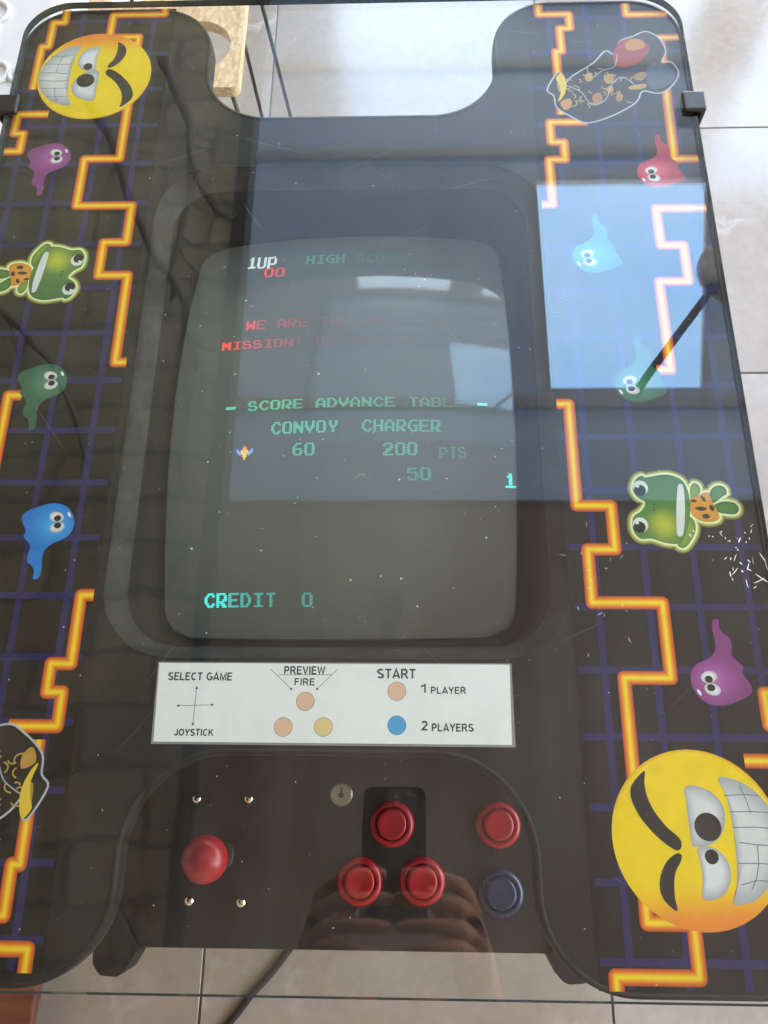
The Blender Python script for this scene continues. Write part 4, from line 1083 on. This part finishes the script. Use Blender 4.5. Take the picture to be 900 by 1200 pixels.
# ---- control panel below the near cut-out
PZ = T - 0.150
cp = loc(DATA['cp'])
pl = [(cp[0][0], cp[0][1]), (cp[1][0], cp[0][1]), (cp[1][0] + .03, -.34), (cp[1][0] + .03, -.226), (cp[0][0] - .03, -.226), (cp[0][0] - .03, -.34)]
prism_obj('control_panel', fillet(pl, [.002] * 6, 3), [], PZ - 0.02, PZ, 'panel_paint', table)
box_obj('control_box', (0.003, -.2965, PZ - 0.072), (0.30, 0.139, 0.104), 'black_laminate', table, 0.003)
bl = loc(DATA['br_l'])
for sg in (1, -1):
    q = [(bl[0][0] - .001, bl[0][1] - .001)] + bl[1:] + [(bl[-1][0], -.30), (bl[0][0] - .004, -.30), (bl[0][0] - .032 + .02, -.345)]
    q = [(bl[0][0] + .0005, bl[0][1] - .0015), bl[1], bl[2], bl[3], bl[4], (bl[5][0], bl[5][1]), (bl[5][0], -.24), (bl[0][0] - .0305, -.24), (bl[0][0] - .0305, -.343)]
    q = [(x if sg == 1 else 2 * 0.0025 - x, y) for x, y in q]
    prism_obj('side_bracket', fillet(q, [.002, .004, .006, .006, .006, .002, 0, 0, .001], 4), [], PZ - 0.022, PZ + 0.006, 'black_trim', table)

names = ['red', 'red', 'red', 'red', 'blue']
btn0 = {}
for (x, y), colr in zip(loc(DATA['btn']), names):
    b_ = bpy.data.objects.new('push_button', None); b_.empty_display_size = 0.01
    link(b_, table); b_.location = (x, y, PZ)
    mt = colr + '_plastic'
    rim = lathe_obj('rim', (0, 0, 0), [(.0172, -.0012), (.0172, .0012), (.0160, .0042), (.0138, .0052), (.0124, .0048), (.0121, .0015)], mt, b_, 40)
    lathe_obj('plunger', (0, 0, 0), [(.0113, -.004), (.0113, .0062), (.0104, .0074), (.0085, .0072), (.004, .0066), (.0008, .0065)], mt, b_, 40)
joy = bpy.data.objects.new('joystick', None); link(joy, table); joy.empty_display_size = 0.01
bx, by = loc(DATA['ball'])[0]
joy.location = (bx, by, PZ)
lathe_obj('dust_washer', (0, 0, 0), [(.0115, .0004), (.0115, .0012), (.0105, .0018), (.004, .0018)], 'black_rubber', joy, 32)
lathe_obj('shaft', (0, 0, 0), [(.0042, .002), (.0042, .034)], 'dark_metal', joy, 16)
rb = 0.0163
lathe_obj('ball', (0, 0, .045), [(rb * math.sin(math.pi * k / 18) + (0.0002 if k in (0, 18) else 0), -rb * math.cos(math.pi * k / 18)) for k in range(19)], 'red_plastic', joy, 36)
for x, y in loc(DATA['screws']):
    lathe_obj('screw', (x, y, PZ), [(.0038, -.001), (.0038, .0005), (.0033, .0017), (.0021, .0026), (.0005, .0030)], 'chrome_screw', table, 20)
lx, ly = loc(DATA['lock'])[0]
lk = lathe_obj('lock', (lx, ly, PZ), [(.0088, -.003), (.0088, .0022), (.0080, .0032), (.0066, .0033), (.0064, .0026), (.0006, .0026)], 'lock_metal', table, 36, smooth=False)
key = [(lx + .0019 * math.cos(a), ly + .0005 - .0005 + .0019 * math.sin(a)) for a in [math.pi * (0.5 + 0.30) + k * (2 * math.pi - 0.6 * math.pi) / 12 for k in range(13)]]
key = ellipse(lx, ly - .0005, .0022, .0022, 0, 16)
prism_obj('keyway', key, [], PZ + .0027, PZ + .0029, 'ink_black', lk)
prism_obj('keyway', [(lx - .0007, ly + .0018), (lx + .0007, ly + .0018), (lx + .0007, ly + .0050), (lx - .0007, ly + .0050)], [], PZ + .0027, PZ + .0029, 'ink_black', lk)

# ------------------------------------------------------------------ instruction card under the glass
cd = loc(DATA['card'])
card = empty('instruction_card', (XC, YC, T), 'white instruction card with joystick and button diagram below the screen', 'card')
prism_obj('sleeve', [(cd[2][0] - .0015, cd[2][1] - .0014), (cd[3][0] + .0022, cd[3][1] - .0014), (cd[1][0] + .0012, cd[1][1] + .0008), (cd[0][0] - .0008, cd[0][1] + .0008)], [], .00005, .0002, 'card_sleeve', card)
paper = prism_obj('paper', [cd[2], cd[3], cd[1], cd[0]], [], .00023, .0004, 'card_paper', card)
def arc(cx, cy, rx, ry, a0, a1, n=9):
    return [(cx + rx * math.cos(math.radians(a0 + (a1 - a0) * k / n)), cy + ry * math.sin(math.radians(a0 + (a1 - a0) * k / n))) for k in range(n + 1)]
def S(*q): return list(q)
STROKE = {  # width, strokes in a box one unit high (centre lines)
 'S': (.66, [arc(.33, .73, .24, .20, 25, 180) + arc(.33, .73, .24, .20, 180, 250, 4) + arc(.33, .27, .25, .20, 70, -20, 5) + arc(.33, .27, .25, .20, -20, -160)]),
 'E': (.62, [S((.58, .93), (.08, .93), (.08, .07), (.60, .07)), S((.08, .52), (.54, .52))]),
 'L': (.58, [S((.08, 1), (.08, .07), (.56, .07))]),
 'C': (.70, [arc(.38, .5, .30, .43, 50, 310, 14)]),
 'T': (.62, [S((.0, .93), (.62, .93)), S((.31, .93), (.31, 0))]),
 'G': (.76, [arc(.39, .5, .31, .43, 52, 300, 14) + [(.68, .20), (.68, .44), (.42, .44)]]),
 'A': (.72, [S((.04, 0), (.36, .97), (.68, 0)), S((.16, .27), (.56, .27))]),
 'M': (.82, [S((.08, 0), (.08, .95), (.41, .10), (.74, .95), (.74, 0))]),
 'J': (.54, [S((.46, 1), (.46, .28)) + arc(.27, .28, .19, .21, 0, -170, 8)]),
 'O': (.78, [arc(.39, .5, .31, .43, 90, 450, 20)]),
 'Y': (.66, [S((.04, 1), (.33, .45), (.62, 1)), S((.33, .47), (.33, 0))]),
 'I': (.20, [S((.10, 1), (.10, 0))]),
 'K': (.70, [S((.08, 1), (.08, 0)), S((.62, 1), (.12, .40)), S((.28, .58), (.66, 0))]),
 'P': (.64, [S((.08, 0), (.08, .93), (.34, .93)) + arc(.34, .69, .22, .24, 90, -90, 8) + [(.10, .45)]]),
 'R': (.70, [S((.08, 0), (.08, .93), (.36, .93)) + arc(.36, .70, .22, .23, 90, -90, 8) + [(.10, .47)], S((.36, .46), (.66, 0))]),
 'V': (.66, [S((.03, 1), (.33, .03), (.63, 1))]),
 'W': (.94, [S((.03, 1), (.25, .05), (.47, .93), (.69, .05), (.91, 1))]),
 'F': (.58, [S((.08, 0), (.08, .93), (.56, .93)), S((.08, .52), (.50, .52))]),
 '1': (.36, [S((.02, .72), (.26, .93), (.26, 0))]),
 '2': (.56, [arc(.28, .70, .22, .23, 165, -30, 9) + [(.07, .08), (.54, .07)]]),
 ' ': (.30, [])}
def text_mesh(name, s, x0, x1, y0, y1, z, mat, parent, w=.19):
    tot = sum(STROKE[c][0] for c in s) + .12 * (len(s) - 1)
    kx, ky = (x1 - x0) / tot, (y1 - y0)
    vs, fs = [], []; cx = 0; lay = 0
    for ch in s:
        for pl in STROKE[ch][1]:
            P = [Vector((x0 + (cx + a) * kx, y0 + b2 * ky)) for a, b2 in pl]
            hw = w * ky / 2; i0 = len(vs); lay += 1; m_ = len(P)
            for k in range(m_):
                closed = (P[0] - P[-1]).length < 1e-7
                d1 = (P[k] - P[k - 1]) if k else ((P[0] - P[-2]) if closed else (P[1] - P[0]))
                d2 = (P[k + 1] - P[k]) if k < m_ - 1 else ((P[1] - P[0]) if closed else (P[-1] - P[-2]))
                n1 = Vector((-d1.y, d1.x)).normalized(); n2 = Vector((-d2.y, d2.x)).normalized()
                mt = (n1 + n2)
                mt = n1 if mt.length < 0.1 else mt.normalized()
                mt = mt * hw / max(0.42, mt.dot(n1))
                zz = z + (lay % 3) * 4e-6
                vs += [(P[k].x - mt.x, P[k].y - mt.y, zz), (P[k].x + mt.x, P[k].y + mt.y, zz)]
                if k: fs.append((len(vs) - 4, len(vs) - 2, len(vs) - 1, len(vs) - 3))
        cx += STROKE[ch][0] + .12
    return mesh_obj(name, vs, fs, mat, parent)
for s, q in DATA['cardtxt'].items():
    a, b2, c = loc(q)
    text_mesh('lettering', s, a[0], b2[0], a[1], c[1], .00046, 'ink_black', paper)
dots = loc(DATA['carddots']); r = .0058
for k, (x, y) in enumerate(dots[:5]):
    rot = []
    prism_obj('button_mark', ellipse(x, y, r, r, 0, 36), [], .00041, .00043, 'ink_black', paper)
    prism_obj('button_mark', ellipse(x, y, r - .00022, r - .00022, 0, 36), [], .00044, .00047, ['ink_peach', 'ink_peach', 'ink_yellow', 'ink_peach', 'ink_blue'][k], paper)
cl = loc(DATA['cardlines'])
def arrow(a, b2, heads, w=.0003):
    a, b2 = Vector(a), Vector(b2); d = (b2 - a).normalized(); nr = Vector((-d.y, d.x))
    vs, fs = [], []
    def add(pts):
        i0 = len(vs); vs.extend([(q.x, q.y, .00046) for q in pts]); fs.append(tuple(range(i0, i0 + len(pts))))
    a2, b3 = (a + d * .0018 if heads > 1 else a), (b2 - d * .0018 if heads else b2)
    add([a2 - nr * w / 2, b3 - nr * w / 2, b3 + nr * w / 2, a2 + nr * w / 2])
    if heads: add([b3 - nr * .0009, b2, b3 + nr * .0009])
    if heads > 1: add([a2 + nr * .0009, a, a2 - nr * .0009])
    o = mesh_obj('arrow_mark', vs, fs, 'ink_black', paper)
    return o
cross = cl[:4]
arrow(cross[0], cross[1], 2)
mid = (Vector(cross[2]) + Vector(cross[3])) / 2
hy = arrow(cross[2], cross[3], 2)
for v in hy.data.vertices: v.co.z += .00003
arrow(cl[4], cl[5], 1); arrow(cl[6], cl[7], 1)
ln_ = arrow(cl[8], cl[9], 0)
for v in ln_.data.vertices: v.co.z += .00003

# ------------------------------------------------------------------ things on the floor around the table
sz = 0.40
st = empty('plant_stand', (-0.345, 1.075, 0), 'pale strand board plant stand with round holes and thin black legs behind the table', 'stand')
ol = rrect(.115, .165, .012, 0, 0, 6)
holes = [ellipse(.052, -.086, .047, .047, 0, 40), ellipse(.045, .045, .047, .047, 0, 40), ellipse(-.055, -.086, .047, .047, 0, 40), ellipse(-.060, .045, .047, .047, 0, 40)]
prism_obj('board', ol, holes, sz - .016, sz, 'strand_board', st)
for sx in (-1, 1):
    for sy in (-1, 1):
        tube_obj('leg', [(sx * .100, sy * .150, sz - .016), (sx * .125, sy * .156, 0.003)], .0033, 'black_rubber', st, 8)
        tube_obj('leg', [(sx * .060, sy * .150, sz - .016), (sx * .068, sy * .156, 0.003)], .0033, 'black_rubber', st, 8)

cv = empty('carved_panel', (-0.82, 1.42, 0), 'white carved panel with raised scrolls and a pink ribbon at far left', 'panel')
box_obj('board', (-0.02, 0.0, 0.16), (0.56, 1.2, 0.30), 'carved_white', cv, 0.01)
def scroll(cx, cy, s, a0, turns=1.4):
    pts = []
    for k in range(26):
        t = k / 25; r = s * (1 - 0.8 * t); a = a0 + t * turns * 2 * math.pi
        pts.append((cx + r * math.cos(a), cy + r * math.sin(a), 0.312))
    tube_obj('scroll', pts, [0.0055 * (1 - 0.5 * k / 25) for k in range(26)], 'carved_white', cv, 8)
rr = random.Random(5)
for k in range(44):
    scroll(rr.uniform(-.25, .22), rr.uniform(-.55, .5), rr.uniform(.015, .035), rr.uniform(0, 6.28), rr.choice([-1.3, 1.3]))
for x in (-.0,):
    tube_obj('moulding', [(-.262, -.38, .312), (-.262, .58, .312)], .006, 'carved_white', cv, 8)
    tube_obj('moulding', [(-.24, -.38, .312), (-.24, .58, .312)], .004, 'carved_white', cv, 8)
mesh_obj('ribbon', [(.10, -.12, .3115), (.13, -.13, .3115), (.06, .5, .3115), (.02, .5, .3115)], [(0, 1, 2, 3)], 'pink_ribbon', cv)

wd = empty('wooden_step', (-0.64, -0.42, 0), 'low red brown wooden step at the near left corner of the table', 'step')
for k in range(3):
    box_obj('plank', (-.115 + .115 * k, 0, .065), (.112, .46, .018), 'red_wood', wd, 0.003)
for sy in (-1, 1):
    box_obj('crossbar', (0, sy * .18, .028), (.30, .04, .054), 'red_wood', wd, 0.003)

cab = tube_obj('power_cable', spline([(x * MM, y * MM, 0.0052) for x, y in [(-60, -90)] + DATA['cable'] + [(-300, -420), (-330, -620)]], 6), 0.0047, 'black_rubber')
tag(cab, 'black power cable running over the floor tiles under the near glass edge', 'cable')

# ------------------------------------------------------------------ phone and the hands that hold it (seen mirrored in the glass)
CM = cam.rotation_euler.to_matrix()
CL = Vector(cam.location)
def cw(q): return CL + CM @ Vector(q)
phone = empty('phone', (0, 0, 0), 'black phone held over the table, mirrored in the glass above the buttons', 'phone')
phone.location = CL; phone.rotation_euler = cam.rotation_euler
hx0, hx1, hy0, hy1 = -.0515, .0225, -.134, .0155
lp = rrect((hx1 - hx0) / 2, (hy1 - hy0) / 2, .011, (hx0 + hx1) / 2, (hy0 + hy1) / 2, 8)
prism_obj('body', lp, [], .0045, .0125, 'phone_black', phone)
bump_ = rrect(.0175, .0165, .008, -.0055, -.0045, 8)
cb_ = prism_obj('camera_bump', bump_, [], .0028, .0044, 'phone_grey', phone)
for x, y in ((0.0022, 0.0018), (-.0125, -.0105)):
    lathe_obj('lens', (x, y, .0027), [(.0063, -.0009), (.0066, 0), (.0066, .0003)], 'lens_glass', cb_, 24)
lathe_obj('flash', (-.0125, .003, .0027), [(.0022, -.0003), (.0024, 0)], 'carved_white', cb_, 16)

person = empty('person', CL, 'person holding a phone over the table with both hands, mirrored in the glass', 'person')
person.rotation_euler = cam.rotation_euler
def make_hand(mir):
    fx = (lambda x: x) if not mir else (lambda x: -.029 - x)
    V_, E_, R_ = [], [], []
    def add(q, r, prev=None):
        V_.append((fx(q[0]), q[1], q[2])); R_.append(r)
        if prev is not None: E_.append((prev, len(V_) - 1))
        return len(V_) - 1
    wrist = add((-.112, -.212, .052), .024)
    a = add((-.150, -.30, .12), .029, wrist); a = add((-.19, -.40, .20), .036, a)
    heel = add((-.104, -.180, .040), .026, wrist)
    palm = add((-.100, -.150, .030), .024, heel)
    for i, (ky, px, ty, ln) in enumerate([(-.098, -.070, .010, -.022), (-.119, -.070, .006, -.014), (-.140, -.071, .0, -.016), (-.158, -.073, -.006, -.030)]):
        rf = (.0092, .0095, .0090, .0078)[i]
        k0 = add((-.094, ky - .002, .022), rf * 1.35, palm)
        k1 = add((-.086, ky + .002, -.002), rf * 1.05, k0)
        k2 = add((px + .012, ky + ty * .6, -.012), rf * .95, k1)
        k3 = add(((px + ln) / 2 + .01, ky + ty, -.011), rf * .88, k2)
        k4 = add((ln, ky + ty * 1.2, -.0045), rf * .72, k3)
    t0 = add((-.088, -.150, .045), .0125, palm)
    t1 = add((-.072, -.120, .040), .0105, t0); t2 = add((-.052, -.095, .030), .0095, t1); t3 = add((-.034, -.080, .024), .0078, t2)
    me = bpy.data.meshes.new('hand'); me.from_pydata(V_, E_, [])
    ob = bpy.data.objects.new('hand', me); COL.objects.link(ob)
    md = ob.modifiers.new('skin', 'SKIN'); md.use_smooth_shade = True
    for k, sv in enumerate(me.skin_vertices[0].data):
        sv.radius = (R_[k], R_[k]); sv.use_root = (k == wrist)
    ss = ob.modifiers.new('sub', 'SUBSURF'); ss.levels = 2; ss.render_levels = 2
    bpy.context.view_layer.update()
    m2_ = bpy.data.meshes.new_from_object(ob.evaluated_get(bpy.context.evaluated_depsgraph_get()))
    bpy.data.objects.remove(ob)
    m2_.materials.clear(); m2_.materials.append(MATS['skin'])
    for poly in m2_.polygons: poly.use_smooth = True
    h = link(bpy.data.objects.new('hand', m2_), person)
    sl = [(fx(-.138), -.272, .098), (fx(-.165), -.34, .152), (fx(-.20), -.42, .216), (fx(-.26), -.52, .30)]
    tube_obj('sleeve', spline(sl, 5), [.040 + .0012 * k for k in range(16)], 'sleeve_cloth', person, 16)
make_hand(False); make_hand(True)
